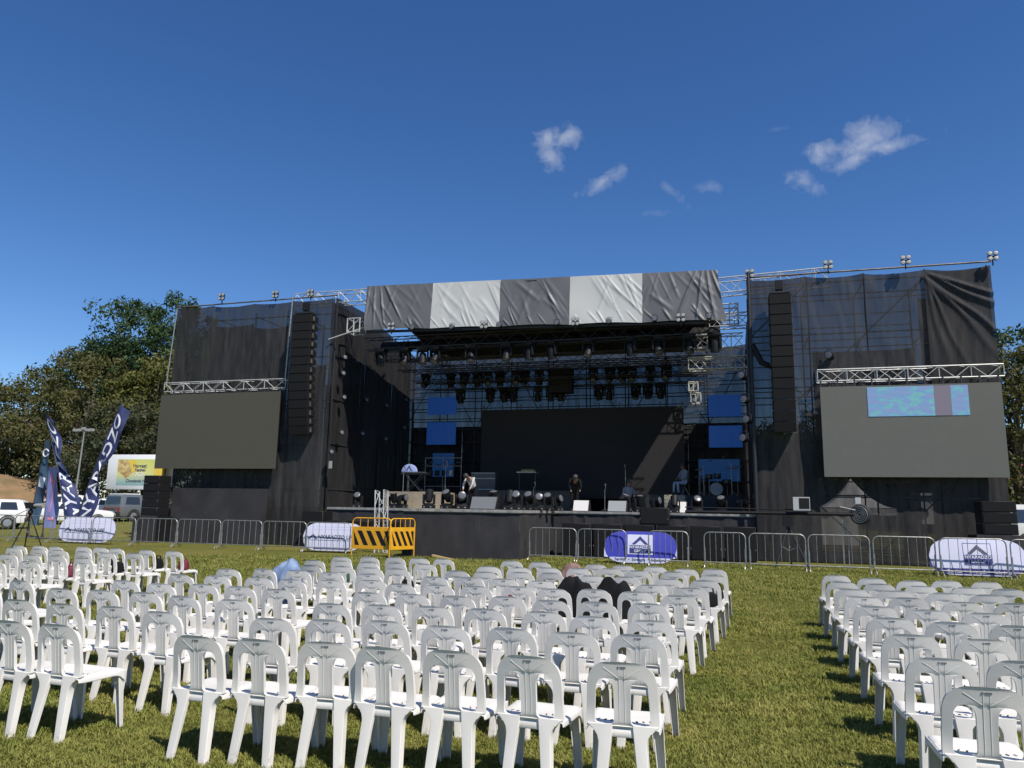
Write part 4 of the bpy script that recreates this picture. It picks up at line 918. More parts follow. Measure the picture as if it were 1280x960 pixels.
# ------------------------------------------------------------------ screens
def screen(name, label, x0, x1, z0, z1, y, nx, nz, m_, frame=BLACK, tilt=0.0):
    t = thing(name, label, 'screen', ((x0 + x1) / 2, y, z0)); w, h = (x1 - x0) / nx, (z1 - z0) / nz
    tile = bake(MB().box((0, 0, 0), (w - .0007, .07, h - .0007)), 'screen_tile', m_, [bev(.0004, 1)], 30)
    for i in range(nx):
        for j in range(nz):
            o = link('led_tile', tile, t); o.location = (-(x1 - x0) / 2 + w * (i + .5), rnd.uniform(-.0003, .0003), h * (j + .5))
    MB().box((0, .075, (z1 - z0) / 2), (x1 - x0 - .02, .06, z1 - z0 - .02)).build('backing_frame', frame, t)
    for k in range(nx + 1):
        x = -(x1 - x0) / 2 + (x1 - x0) * k / nx
        MB().box((x * .985, .05, (z1 - z0) + .13), (.05, .05, .26)).build('hanging_bracket', ALU_DK, t)
    return t
screen('led_screen', 'blank brownish grey screen hanging on the left tower', -25.6, -19.2, 3.3, 6.75, 28.72, 11, 6, LED_L)
sr = screen('led_screen', 'grey screen with a glitching strip on the right tower', 3.25, 9.0, 3.03, 6.26, 28.65, 10, 6, LED_R)
def glitch():
    M = bpy.data.materials.new('glitch_picture'); M.use_nodes = True; T = M.node_tree; N = T.nodes; L = T.links.new; P = N['Principled BSDF']
    g = N.new('ShaderNodeTexCoord').outputs['Object']
    def noi(scl, k):
        mp = N.new('ShaderNodeMapping'); L(g, mp.inputs[0]); mp.inputs['Scale'].default_value = scl; n = N.new('ShaderNodeTexNoise'); n.inputs['Scale'].default_value = k; n.inputs['Detail'].default_value = 3; L(mp.outputs[0], n.inputs['Vector']); return n.outputs[0]
    r = N.new('ShaderNodeValToRGB'); L(noi((.9, 1, 1.6), 3.2), r.inputs[0]); e = r.color_ramp.elements
    e[0].position = .30; e[0].color = (.03, .36, .42, 1); e[1].position = .72; e[1].color = (.05, .26, .55, 1); k = e.new(.5); k.color = (.04, .26, .58, 1); k = e.new(.6); k.color = (.13, .20, .55, 1); k = e.new(.4); k.color = (.05, .42, .46, 1)
    w = N.new('ShaderNodeTexWave'); w.bands_direction = 'Z'; w.inputs['Scale'].default_value = 7.5; w.inputs['Distortion'].default_value = .3; L(g, w.inputs['Vector'])
    mx = N.new('ShaderNodeMix'); mx.data_type = 'RGBA'; mr = N.new('ShaderNodeMapRange'); L(w.outputs['Fac'], mr.inputs[0]); mr.inputs[1].default_value = .5; mr.inputs[2].default_value = .8; mr.inputs[3].default_value = 0.0; mr.inputs[4].default_value = .55
    L(mr.outputs[0], mx.inputs[0]); L(r.outputs[0], mx.inputs[6]); mx.inputs[7].default_value = (.45, .55, .60, 1)
    L(mx.outputs[2], P.inputs['Emission Color']); P.inputs['Emission Strength'].default_value = .72; P.inputs['Base Color'].default_value = (.05, .05, .05, 1)
    return M
GL = glitch(); GL2 = mat('glitch_dim', (.05, .05, .06), .5, emit=(.14, .12, .16), es=.8)
def strip(x0, x1, z0, z1, m_, name):
    o = MB().box(((x0 + x1) / 2 - 6.125, -.045, (z0 + z1) / 2 - 3.03), (x1 - x0, .012, z1 - z0)).build(name, m_, sr)
strip(4.80, 6.92, 5.15, 6.20, GL, 'lit_picture'); strip(6.925, 7.44, 5.15, 6.20, GL2, 'dim_picture'); strip(7.445, 7.98, 5.15, 6.20, GL, 'lit_picture')
screen('led_screen', 'wide black video wall at the back of the stage', -12.1, -2.0, 2.3, 6.72, 36.0, 10, 5, LED_C)
for (a, b, z0, z1, lab) in ((-15.5, -13.85, 6.65, 7.6, 'blue lit panel at the rear left of the stage, upper one'), (-15.5, -13.85, 5.05, 6.25, 'blue lit panel at the rear left of the stage, middle one'), (-15.1, -13.9, 3.35, 4.6, 'blue lit panel at the rear left of the stage, lowest, behind the keyboards'),
                            (-.88, .66, 6.28, 7.35, 'blue lit panel at the rear right of the stage, upper one'), (-.88, .66, 4.8, 5.85, 'blue lit panel at the rear right of the stage, middle one'), (-1.4, .5, 3.2, 4.25, 'blue lit panel at the rear right of the stage, lowest, behind the drums')):
    t = thing('blue_screen', lab, 'screen', ((a + b) / 2, 36.9, z0), 0, 'blue lit panels at the back of the stage'); w, h = (b - a) / 3, (z1 - z0) / 2
    tile = MB().box((0, 0, 0), (w - .006, .06, h - .006)).mesh('blue_tile', BLUE if z0 > 4.7 else BLUE2)
    for i in range(3):
        for j in range(2): o = link('led_tile', tile, t); o.location = (-(b - a) / 2 + w * (i + .5), 0, h * (j + .5))
    MB().box((0, .06, (z1 - z0) / 2), (b - a - .03, .04, z1 - z0 - .03)).build('backing_frame', BLACK, t)

# ------------------------------------------------------------------ loudspeakers
def array(x, y, ztop, n, w, h, label, curve, depth=.62):
    t = thing('line_array', label, 'loudspeaker', (x, y, ztop)); z = -.1; yy = 0; a = 0
    MB().box((0, .1, -.02), (w * .9, .5, .07)).build('flying_frame', SCAF, t)
    pole(t, (0, .1, 0), (0, .1, .5), .03, SCAF, 'chain'); MB().box((0, .1, .3), (.26, .22, .36)).build('hoist', BLACK, t)
    cab = bake(MB().prism([(0, -h * .49), (depth * .75, -h * .40), (depth, -h * .25), (depth, h * .25), (depth * .75, h * .40), (0, h * .49)], -w / 2, w / 2, 'yz'), 'array_cabinet', BLACK, [bev(.008, 1)], 30)
    gr = MB().box((0, -.012, 0), (w - .05, .016, h * .9)).mesh('array_grille', GRILLE); hn = MB()
    for sx in (-1, 1): hn.box((sx * (w / 2 + .012), .2, 0), (.02, .12, h * .5))
    hn = hn.mesh('array_rigging', SCAF_RUST)
    for k in range(n):
        a = curve * (k / n) ** 2.2; z -= h * math.cos(a) / 2; yy += h * math.sin(a) / 2
        o = link('cabinet', cab, t); o.location = (0, yy - depth * .3, z); o.rotation_euler = (a, 0, 0)
        link('grille', gr, o); link('rigging', hn, o)
        z -= h * math.cos(a) / 2; yy += h * math.sin(a) / 2
array(-18.1, 28.5, 10.25, 14, .95, .385, 'black line array of loudspeakers hanging on the left tower', .22)
array(2.0, 28.45, 9.85, 13, .78, .395, 'black line array of loudspeakers hanging on the right tower', .2)
def stack(c, label, n, w, side):
    t = thing('speaker_stack', label, 'loudspeaker', c)
    cloth_panel(-w * .75, w * .75, .0, 1.15, -.55, .04, c[0], 20, 12).build('draped_plinth', DRAPE, t, smooth='all')
    MB().box((0, 0, .57), (w * 1.46, 1.0, 1.13)).build('plinth', BLACK, t)
    for k in range(n):
        cb = bake(MB().box((0, 0, 1.15 + .36 * k + .18), (w, .75, .35)), 'stack_cabinet', BLACK, [bev(.012, 1)]); o = link('cabinet', cb, t)
        MB().box((0, -.385, 1.15 + .36 * k + .18), (w - .08, .012, .29)).build('grille', GRILLE, o)
stack((-25.0, 28.3, 0), 'black loudspeaker stack on a draped plinth under the left screen', 5, .85, -1)
stack((8.35, 28.2, 0), 'black loudspeaker stack on a draped plinth under the right screen', 3, 1.0, 1)
def sub(c, w, h, label, rz=0):
    t = thing('subwoofer', label, 'loudspeaker', c, rz, 'subwoofers along the stage front')
    link('cabinet', bake(MB().box((0, 0, h / 2), (w, .8, h)), 'sub_cabinet', BLACK, [bev(.015, 1)]), t); MB().box((0, -.41, h / 2), (w - .1, .02, h - .1)).build('grille', GRILLE, t)
    for sx in (-1, 1): MB().box((sx * (w / 2 - .022), -.412, h * .35), (.02, .025, .05)).build('corner_plate', STEEL, t)
for k in range(5): sub((-16.9 + 1.05 * k, 28.6, 0), 1.0, 1.12 if k else 1.5, 'black subwoofer left of the thrust stage, %s from the tower corner' % ORD[k])
for k in range(6): sub((-5.6 + 1.18 * k, 28.5, 0), 1.08, 1.22, 'black subwoofer right of the thrust stage, %s from the thrust' % ORD[k])
sub((-2.7, 28.5, 1.235), 1.05, .62, 'black speaker box standing on the subwoofers right of the thrust')
def drape(c, w, h, label):
    t = cloth_panel(-w / 2, w / 2, 0, h, 0, .05, c[0] * 3, 24, 16); o = t.build('stage_drape', DRAPE, smooth='all'); o.location = c; tag(o, label, 'drape')
drape((-22.0, 28.75, 0.02), 5.0, 2.4, 'black drape hanging below the left screen')
def wedge(c, w, m_, label, rz=0):
    t = thing('stage_monitor', label, 'loudspeaker', c, rz, 'wedge monitors on the stage')
    link('cabinet', bake(MB().prism([(-.25, 0), (.3, 0), (.3, .22), (.12, .44), (-.02, .44)], -w / 2, w / 2, 'yz'), 'wedge_cabinet', BLACK, [bev(.012, 1)]), t)
    n = Vector((0, -.44, .23)).normalized()
    MB().add([(-w / 2 + .03, -.247, .02), (w / 2 - .03, -.247, .02), (w / 2 - .03, -.034, .425), (-w / 2 + .03, -.034, .425)], [(0, 1, 2, 3)]).build('grille', m_, t).location = n * .006
WG = mat('monitor_grille_grey', (.14, .145, .15), .5); WW = mat('monitor_grille_pale', (.62, .60, .58), .5); WM = mat('monitor_grille_mid', (.26, .28, .28), .5)
for (px, y, w, m_, lab) in ((606, 24.65, .95, WG, 'dark grey wedge monitor on the thrust'), (727, 29.75, .66, WW, 'pale wedge monitor just right of the thrust'), (772, 29.75, .76, WM, 'mid grey wedge monitor right of the thrust'), (847, 29.95, .72, WW, 'pale wedge monitor behind a moving head on the right')):
    p = at(px, 630, y); wedge((p.x, y, DZ), w, m_, lab)
AMPC = mat('amp_tweed', (.40, .36, .26), .8, col2=(.06, .06, .05), scale=14)
t = thing('guitar_amplifier', 'beige speckled amplifier behind the pale wedge monitor', 'amplifier', (-2.15, 31.3, DZ)); link('cabinet', bake(MB().box((0, 0, .36), (.85, .35, .72)), 'amp', AMPC, [bev(.03, 2)]), t); MB().box((0, -.18, .3), (.7, .012, .45)).build('grille', AMPC, t); MB().tube([(-.1, 0, .72), (-.08, 0, .76), (.08, 0, .76), (.1, 0, .72)], .012, 6).build('handle', BLACK, t)

# ------------------------------------------------------------------ backline: keyboards, drums, desk, stands
def xstand(t, w, z):
    for y in (-.15, .15):
        pole(t, (-w / 2, y, 0), (w / 2, y, z), .018, SCAF, 'stand_leg'); pole(t, (w / 2, y, 0), (-w / 2, y, z), .018, SCAF, 'stand_leg')
def keyboard(c, label):
    t = thing('keyboard', label, 'keyboard', c); xstand(t, .8, .78)
    MB().box((0, 0, .83), (1.25, .36, .1)).build('body', BLACK, t); MB().box((0, -.09, .884), (1.15, .15, .012)).build('white_keys', LENS_W, t)
    for k in range(14):
        if k % 7 in (2, 6): continue
        MB().box((-.52 + .08 * k, -.06, .893), (.03, .09, .012)).build('black_key', BLACK, t)
kb = (-13.6, 31.2, DZ + .72)
keyboard(kb, 'keyboard on a crossed stand on the plywood riser')
t = thing('keyboard_cover', 'rounded pale blue case standing on the keyboard', 'case', (-13.9, 31.25, DZ + .72 + .9)); mb = MB().prism([(.38 * math.cos(R(a)), .36 * math.sin(R(a))) for a in range(0, 181, 15)], -.06, .06); link('shell', bake(mb, 'case_shell', mat('case_blue', (.30, .36, .62), .5), [bev(.02, 2)]), t); MB().add([(-.16, -.066, .05), (-.09, -.066, .05), (0, -.066, .2), (.09, -.066, .05), (.16, -.066, .05), (0, -.066, .32)], [(0, 1, 2, 5), (2, 3, 4, 5)]).build('emblem', PRINTG, t)
def micstand(c, h, label, boom=0.0):
    t = thing('microphone_stand', label, 'stand', c)
    for k in range(3): a = 2.1 * k; pole(t, (0, 0, .12), (.28 * math.cos(a), .28 * math.sin(a), .01), .01, SCAF, 'foot', n=6)
    pole(t, (0, 0, .05), (0, 0, h), .012, STEEL, 'shaft', n=6)
    q = (boom, -.05, h + .12); pole(t, (0, 0, h - .02), q, .01, STEEL, 'boom', n=6); MB().lathe([(.012, 0), (.02, .1), (.03, .14), (.028, .18), (.01, .2)], 10, q, Matrix.Rotation(R(50), 3, 'X')).build('microphone', STEEL, t, 40)
micstand(at(503, 628, 29.9), 1.55, 'microphone stand at the left front edge of the stage', .1).__class__ if False else micstand((at(503, 628, 29.9).x, 29.9, DZ), 1.55, 'microphone stand at the left front edge of the stage', .1)
for i, (px, y, z0, h, b) in enumerate(((556, 31.9, DZ + .0, 1.9, .1), (782, 32.3, DZ, 1.75, .0), (756, 31.5, DZ, .9, .05), (880, 33.2, DZ + .75, 1.3, .3), (915, 33.2, DZ + .75, 1.4, -.3), (667, 32.2, DZ, 1.0, .1))):
    p = at(px, 620, y); micstand((p.x, y, z0), h, 'microphone stand standing among the instruments, %s listed from left to right' % ORD[[0, 3, 2, 4, 5, 1][i]], b)
t = thing('percussion_rack', 'rack of small drums and cymbals in front of the lower left blue panel', 'drums', (-13.6, 34.6, DZ))
for x in (-.95, 0, .95): pole(t, (x, 0, 0), (x, 0, 2.5), .02, STEEL, 'upright', n=6)
for z in (1.1, 2.1, 2.5): pole(t, (-.95, 0, z), (.95, 0, z), .02, STEEL, 'crossbar', n=6)
for k in range(6):
    x = -.9 + .36 * k; MB().lathe([(.02, 0), (.17, .015), (.18, .02), (.02, .05)], 16, (x, -.1, 2.15 + .1 * (k % 2)), Matrix.Rotation(R(15), 3, 'X')).build('cymbal', mat('cymbal_brass', (.30, .25, .14), .3, .7), t, 40)
    if k < 4: MB().lathe([(.11, 0), (.115, .02), (.115, .26), (.11, .28)], 14, (x + .3, -.15, 1.6)).build('drum', LENS_W if k == 3 else BLACK, t, 40)
def drumkit(c):
    t = thing('drum_kit', 'drum kit with cymbals on the right riser', 'drums', c)
    shell = mat('drum_shell', (.03, .035, .04), .25); head = mat('drum_head', (.25, .27, .29), .5); br = MATS['cymbal_brass']
    rm = Matrix.Rotation(R(90), 3, 'X')
    d = MB().lathe([(.28, -.2), (.29, -.19), (.29, .19), (.28, .2)], 24, (0, 0, .3), rm).build('bass_drum', shell, t, 40); MB().lathe([(.265, .2), (.265, .206)], 24, (0, 0, .3), rm).build('drum_head', head, d)
    for x, y, z, r in ((-.3, .05, .72, .15), (.05, .05, .75, .15), (.45, .25, .5, .2), (-.5, .35, .55, .17)):
        d = MB().lathe([(r, 0), (r + .008, .01), (r + .008, .22), (r, .23)], 18, (x, y, z)).build('drum', shell, t, 40); MB().lathe([(r - .01, .23), (r - .01, .236)], 18, (x, y, z)).build('drum_head', head, d)
        pole(t, (x, y, 0), (x, y, z), .012, STEEL, 'stand', n=6)
    for x, y, z in ((-.7, .2, 1.15), (.65, .1, 1.2), (-.75, .5, .85), (.9, .5, 1.3)):
        pole(t, (x, y, 0), (x, y, z), .012, STEEL, 'stand', n=6); MB().lathe([(.01, .02), (.2, 0), (.21, .004), (.02, .04)], 18, (x, y, z), Matrix.Rotation(R(14), 3, 'X')).build('cymbal', br, t, 40)
        for k in range(3): pole(t, (x, y, .2), (x + .22 * math.cos(2.1 * k), y + .22 * math.sin(2.1 * k), .01), .008, STEEL, 'tripod_leg', n=6)
drumkit((-.55, 33.8, DZ + .75))
t = thing('flight_case', 'grey equipment case on the long dark riser', 'case', (-11.0, 33.4, DZ + .88)); link('box', bake(MB().box((0, 0, .42), (1.2, .6, .84)), 'fc', mat('case_grey', (.05, .055, .06), .5), [bev(.02, 1)]), t)
for z in (.05, .55, .8): MB().box((0, -.305, z), (1.16, .014, .03)).build('edge_strip', STEEL, t)
t = thing('mixing_table', 'narrow black table with a pale console on top', 'table', (-8.9, 33.2, DZ + .88)); MB().box((0, 0, .84), (.9, .5, .05)).build('top', LENS_W, t); MB().box((.05, 0, .92), (.6, .35, .12), Matrix.Rotation(R(8), 3, 'X')).build('console', mat('console_olive', (.22, .19, .08), .5), t)
for x in (-.38, .38): pole(t, (x, 0, 0), (x, 0, .82), .03, SCAF, 'leg')
t = thing('centre_speaker', 'black loudspeaker block hanging in the middle of the rear truss', 'loudspeaker', (-7.9, 35.8, 8.0))
for k in range(3): MB().box((0, 0, .5 - .42 * k), (1.15, .6, .4)).build('cabinet', BLACK, t)

# ------------------------------------------------------------------ people
SKIN = mat('skin_brown', (.16, .085, .05), .5)
def person(loc, rz, joints, mats, label, hair=True):
    """joints: name -> point; one continuous skinned body coloured by cloth"""
    t = thing('person', label, 'person', loc, rz)
    J = joints; order = ['pelvis', 'belly', 'chest', 'neck', 'head_lo', 'head', 'sl', 'el', 'wl', 'hl', 'sr', 'er', 'wr', 'hr', 'pl', 'kl', 'al', 'tl', 'pr', 'kr', 'ar', 'tr']
    E = [('pelvis', 'belly'), ('belly', 'chest'), ('chest', 'neck'), ('neck', 'head_lo'), ('head_lo', 'head'), ('chest', 'sl'), ('sl', 'el'), ('el', 'wl'), ('wl', 'hl'), ('chest', 'sr'), ('sr', 'er'), ('er', 'wr'), ('wr', 'hr'),
         ('pelvis', 'pl'), ('pl', 'kl'), ('kl', 'al'), ('al', 'tl'), ('pelvis', 'pr'), ('pr', 'kr'), ('kr', 'ar'), ('ar', 'tr')]
    rad = dict(pelvis=.15, belly=.14, chest=.155, neck=.055, head_lo=.085, head=.098, s=.065, e=.048, w=.033, h=.04, p=.09, k=.06, a=.042, t=.045)
    me = bpy.data.meshes.new('body'); me.from_pydata([J[k] for k in order], [(order.index(a), order.index(b)) for a, b in E], [])
    o = bpy.data.objects.new('b', me); COL.objects.link(o); md = o.modifiers.new('s', 'SKIN'); md.use_smooth_shade = True
    for i, k in enumerate(order):
        r = rad.get(k) or rad[k[0]]; me.skin_vertices[0].data[i].radius = (r, r)
    me.skin_vertices[0].data[0].use_root = True
    o.modifiers.new('d', 'SUBSURF').levels = 1
    dg = bpy.context.evaluated_depsgraph_get(); dg.update(); bm_ = bpy.data.meshes.new_from_object(o.evaluated_get(dg)); bpy.data.objects.remove(o)
    top, leg = mats
    for q in (top, leg, SKIN, TRIM): bm_.materials.append(q)
    pel = Vector(J['pelvis'])
    pts = {k: Vector(J[k]) for k in order}
    for p in bm_.polygons:
        c = p.center; k = min(order, key=lambda n_: (pts[n_] - c).length)
        best = min(E, key=lambda e: seg(c, pts[e[0]], pts[e[1]])); b = best[1]
        p.material_index = 2 if b in ('head', 'head_lo', 'neck', 'hl', 'hr') else (3 if b[0] == 't' else (1 if b[0] in 'pka' or (b == 'belly' and (c - pel).length < .1) else 0)); p.use_smooth = True
    link('body', bm_, t)
    h = Vector(J['head']); hl = Vector(J['head_lo']); ax = (h - hl).normalized(); rm = ax.to_track_quat('Z', 'Y').to_matrix()
    MB().lathe([(.104, -.01), (.112, .04), (.10, .085), (.06, .115), (.01, .125)], 16, h - ax * .01 + Vector((0, .012, 0)), rm).build('hair', TRIM, t, 60)
    return t
def seg(p, a, b):
    d = b - a; k = max(0, min(1, (p - a).dot(d) / max(1e-9, d.dot(d)))); return (p - a - d * k).length
stand = dict(pelvis=(0, 0, .95), belly=(0, -.02, 1.12), chest=(0, -.03, 1.36), neck=(0, -.04, 1.52), head_lo=(0, -.07, 1.6), head=(0, -.08, 1.7), sl=(-.19, -.03, 1.43), el=(-.26, -.08, 1.16), wl=(-.2, -.28, 1.0), hl=(-.17, -.36, .98),
             sr=(.19, -.03, 1.43), er=(.27, -.06, 1.17), wr=(.2, -.26, 1.0), hr=(.17, -.34, .98), pl=(-.1, 0, .88), kl=(-.12, -.04, .5), al=(-.12, .02, .09), tl=(-.13, -.14, .05), pr=(.1, 0, .88), kr=(.12, -.04, .5), ar=(.12, .02, .09), tr=(.13, -.14, .05))
bend = dict(stand, belly=(0, -.1, 1.08), chest=(0, -.28, 1.24), neck=(0, -.4, 1.34), head_lo=(0, -.47, 1.37), head=(0, -.56, 1.4), sl=(-.19, -.28, 1.3), el=(-.24, -.42, 1.05), wl=(-.18, -.5, .85), hl=(-.16, -.54, .78), sr=(.19, -.28, 1.3), er=(.26, -.42, 1.06), wr=(.2, -.5, .86), hr=(.18, -.54, .79))
sit = dict(stand, pelvis=(0, 0, .52), belly=(0, .0, .7), chest=(0, -.02, .94), neck=(0, -.04, 1.1), head_lo=(0, -.08, 1.17), head=(0, -.1, 1.27), sl=(-.19, -.02, 1.0), el=(-.26, -.1, .75), wl=(-.16, -.3, .68), hl=(-.1, -.36, .66), sr=(.19, -.02, 1.0), er=(.26, -.1, .75), wr=(.16, -.3, .68), hr=(.1, -.36, .66),
           pl=(-.1, -.04, .5), kl=(-.13, -.44, .52), al=(-.13, -.46, .09), tl=(-.14, -.6, .05), pr=(.1, -.04, .5), kr=(.13, -.44, .52), ar=(.13, -.4, .09), tr=(.14, -.54, .05))
SHW = mat('shirt_white', (.42, .41, .40), .8); SHG = mat('shirt_grey', (.20, .21, .24), .8); JEAN = mat('jeans_pale', (.30, .35, .44), .8); SHK = mat('cloth_black', (.008, .008, .009), .9, spec=.2)
p = at(592, 620, 30.6); person((p.x, 30.6, DZ), R(-20), bend, (SHW, SHK), 'person in a white top bending over on the middle of the stage')
p = at(878, 615, 32.9); person((-1.85, 32.8, DZ + .75), R(-50), sit, (SHG, JEAN), 'person in pale jeans sitting beside the drum kit')
t = thing('stool', 'small black stool under the seated person', 'stool', (-1.85, 32.8, DZ + .75)); MB().lathe([(.16, .38), (.18, .39), (.18, .43), (.15, .445)], 16).build('seat', BLACK, t, 40)
for k in range(3): pole(t, (0, 0, .38), (.2 * math.cos(2.1 * k), .2 * math.sin(2.1 * k), 0), .015, STEEL, 'leg', n=6)
p = at(718, 620, 31.3); person((p.x, 31.3, DZ), R(15), bend, (SHK, SHK), 'person in black clothes bending at the microphones right of the thrust')
p = at(790, 620, 33.5); person((p.x, 32.2, DZ), R(30), sit, (SHG, SHK), 'person in grey sitting in the streak of light near the video wall')
t = thing('stool', 'small black stool in the streak of light', 'stool', (p.x, 32.2, DZ)); MB().lathe([(.16, .38), (.18, .39), (.18, .43), (.15, .445)], 16).build('seat', BLACK, t, 40)
for k in range(3): pole(t, (0, 0, .38), (.2 * math.cos(2.1 * k), .2 * math.sin(2.1 * k), 0), .015, STEEL, 'leg', n=6)

# ------------------------------------------------------------------ camera crane and tripod camera
def crane():
    t = thing('camera_crane', 'black camera crane with monitor and round weights right of the stage', 'crane', (1.75, 25.6, 0))
    for (x, y) in ((-.45, -.35), (.55, -.25), (.1, .6)): pole(t, (0, 0, 1.35), (x, y, .02), .03, SCAF, 'leg'); pole(t, (x * .5, y * .5, .7), (0, 0, .55), .014, STEEL, 'spreader')
    MB().box((0, 0, 1.48), (.3, .22, .34)).build('head', BLACK, t)
    pole(t, (-3.2, .2, 1.72), (2.0, -.05, 1.72), .055, BLACK, 'boom'); pole(t, (-3.2, .2, 1.87), (.5, .05, 1.84), .02, BLACK, 'tension_cable')
    mo = MB().box((.42, -.12, 2.03), (.50, .10, .42)).build('monitor', mat('monitor_grey', (.42, .42, .41), .5), t); MB().box((.50, -.175, 2.04), (.30, .012, .33)).build('monitor_screen', BLACK, mo)
    rm = Vector((-.55, -.83, .05)).to_track_quat('Z', 'Y').to_matrix()
    for k in range(2): MB().lathe([(.06, 0), (.29, 0), (.31, .015), (.31, .05), (.29, .065), (.06, .065)], 24, (2.12 + .05 * k, -.12 + .07 * k, 1.72), rm).build('weight_disc', TRIM, t, 40)
    for k in range(4):
        MB().tube([Vector((2.085, -.175, 1.72)) + rm @ Vector(((.06 + .06 * k) * math.cos(R(a)), (.06 + .06 * k) * math.sin(R(a)), 0)) for a in range(0, 361, 24)], .014, 5).build('cable_loop', mat('cable_grey', (.20, .20, .19), .5), t, 60)
    pole(t, (1.55, -.1, 1.95), (2.0, -.1, 1.85), .012, STEEL, 'handle'); MB().box((2.1, .1, 2.15), (.16, .1, .2)).build('control_box', mat('monitor_grey', (.42, .42, .41), .5), t)
    for x in (1.62, 1.76): pole(t, (x, .15, .0), (x, .15, 1.55), .018, STEEL, 'rest_post')
crane()
def tripod_cam(c):
    t = thing('video_camera', 'video camera with a pale lens on a black tripod at far left', 'camera', c)
    for a in (.4, 2.5, 4.6): pole(t, (0, 0, 1.25), (.55 * math.cos(a), .55 * math.sin(a), 0), .022, BLACK, 'tripod_leg'); pole(t, (0, 0, .55), (.27 * math.cos(a), .27 * math.sin(a), .62), .01, STEEL, 'spreader')
    MB().lathe([(.05, 1.2), (.09, 1.25), (.08, 1.36), (.03, 1.42)], 12).build('head', BLACK, t, 40)
    MB().box((0, 0, 1.53), (.34, .16, .22)).box((-.2, .02, 1.6), (.12, .12, .1)).build('camera_body', BLACK, t)
    MB().lathe([(.06, 0), (.075, .05), (.075, .3), (.09, .36), (.09, .42)], 16, (.16, 0, 1.54), Matrix.Rotation(R(90), 3, 'Y')).build('lens', LENS_W, t, 40)
    pole(t, (-.1, 0, 1.4), (-.5, -.2, 1.15), .012, BLACK, 'pan_bar')
tripod_cam((at(38, 640, 22.0).x, 22.0, 0))

# ------------------------------------------------------------------ vehicles
def car(name, label, loc, rz, st, w, paint, wheels, belt, windows, rear='hatch', wr=.33, cat='car', extra=None, tt=.80, roofm=None):
    """st: stations along y (rear 0 .. front): (y, z_bottom, z_belt, z_top)"""
    t = thing(name, label, cat, loc, rz)
    def xw(y, z, s):
        yb, zb, ze, zt = s; k = max(0, (z - ze) / max(.05, belt[1] - belt[0])); L0, L1 = st[0][0], st[-1][0]
        e = min(1, (y - L0 + .12) / .35, (L1 - y + .12) / .35); return w / 2 * (1 - (1 - tt) * min(1, k)) * (.86 + .14 * max(0, e))
    mb = MB(); rows = []
    for s in st:
        y, zb, ze, zt = s; zs = [zb, zb + (ze - zb) * .35, zb + (ze - zb) * .8, ze, ze + (zt - ze) * .5, zt - .02, zt]
        half = [(xw(y, z, s) * (.94 if i == 0 else (.86 if i == 6 else 1)), z) for i, z in enumerate(zs)]
        ring = [(-x, y, z) for x, z in half] + [(0, y, zt + .015)] + [(x, y, z) for x, z in half[::-1]]
        rows.append(len(mb.v)); mb.v += ring
    n = 15
    for j in range(len(st) - 1):
        for i in range(n - 1): mb.f.append((rows[j] + i, rows[j] + i + 1, rows[j + 1] + i + 1, rows[j + 1] + i))
        mb.f.append((rows[j] + n - 1, rows[j], rows[j + 1], rows[j + 1] + n - 1))
    mb.f.append(tuple(rows[0] + i for i in range(n))); mb.f.append(tuple(rows[-1] + i for i in range(n))[::-1])
    mb.build('body', paint, t, smooth=32)
    def sec(y):
        for a, b in zip(st, st[1:]):
            if a[0] <= y <= b[0]:
                k = (y - a[0]) / max(1e-6, b[0] - a[0]); return tuple(a[i] + (b[i] - a[i]) * k for i in range(4))
        return st[-1]
    for sg in (-1, 1):
        for q in windows:
            poly = [(sg * (xw(y, z, sec(y)) + .012), y, z) for y, z in q]; inn = [(p[0] - sg * .03, p[1], p[2]) for p in poly]; k = len(poly)
            MB().add(poly + inn, [tuple(range(k))] + [(i, k + i, k + (i + 1) % k, (i + 1) % k) for i in range(k)]).build('side_window', GLASS, t)
        for y in wheels:
            o = MB().lathe([(.6 * wr, -.1), (wr * .95, -.1), (wr, -.06), (wr, .06), (wr * .95, .1), (.6 * wr, .1)], 22, (sg * (w / 2 - .09), y, wr), Matrix.Rotation(R(90), 3, 'Y')).build('wheel', TYRE, t, 40)
            MB().lathe([(.1 * wr, -.112), (.62 * wr, -.105), (.62 * wr, .105), (.1 * wr, .112)], 14, (sg * (w / 2 - .09), y, wr), Matrix.Rotation(R(90), 3, 'Y')).build('rim', RIM, o, 40)
            MB().tube([(sg * (w / 2 + .004), y + (wr + .06) * math.cos(R(a)), wr + (wr + .06) * math.sin(R(a))) for a in range(0, 181, 15)], .035, 6).build('wheel_arch', TRIM, t, 50)
    zb = st[0][1]; yb = st[0][0]; ze = st[0][2]
    MB().box((0, yb - .03, zb + .12), (w * .93, .14, .2)).build('rear_bumper', TRIM, t)
    MB().box((0, st[-1][0] + .02, zb + .12), (w * .9, .14, .2)).build('front_bumper', TRIM, t)
    for sg in (-1, 1):
        MB().box((sg * w * .385, yb - .015, ze - .22), (.16, .06, .34)).build('tail_light', REDL, t); MB().box((sg * w * .35, st[-1][0] + .01, ze - .25), (.28, .06, .14)).build('headlight', LENS_W, t)
        MB().box((sg * (w / 2 + .1), st[-1][0] * .66, ze + .05), (.16, .08, .14)).build('wing_mirror', TRIM, t)
    MB().box((0, yb - .106, zb + .15), (.42, .012, .11)).build('number_plate', mat('plate_yellow', (.62, .48, .06), .5), t)
    if extra: extra(t, xw, sec)
    return t
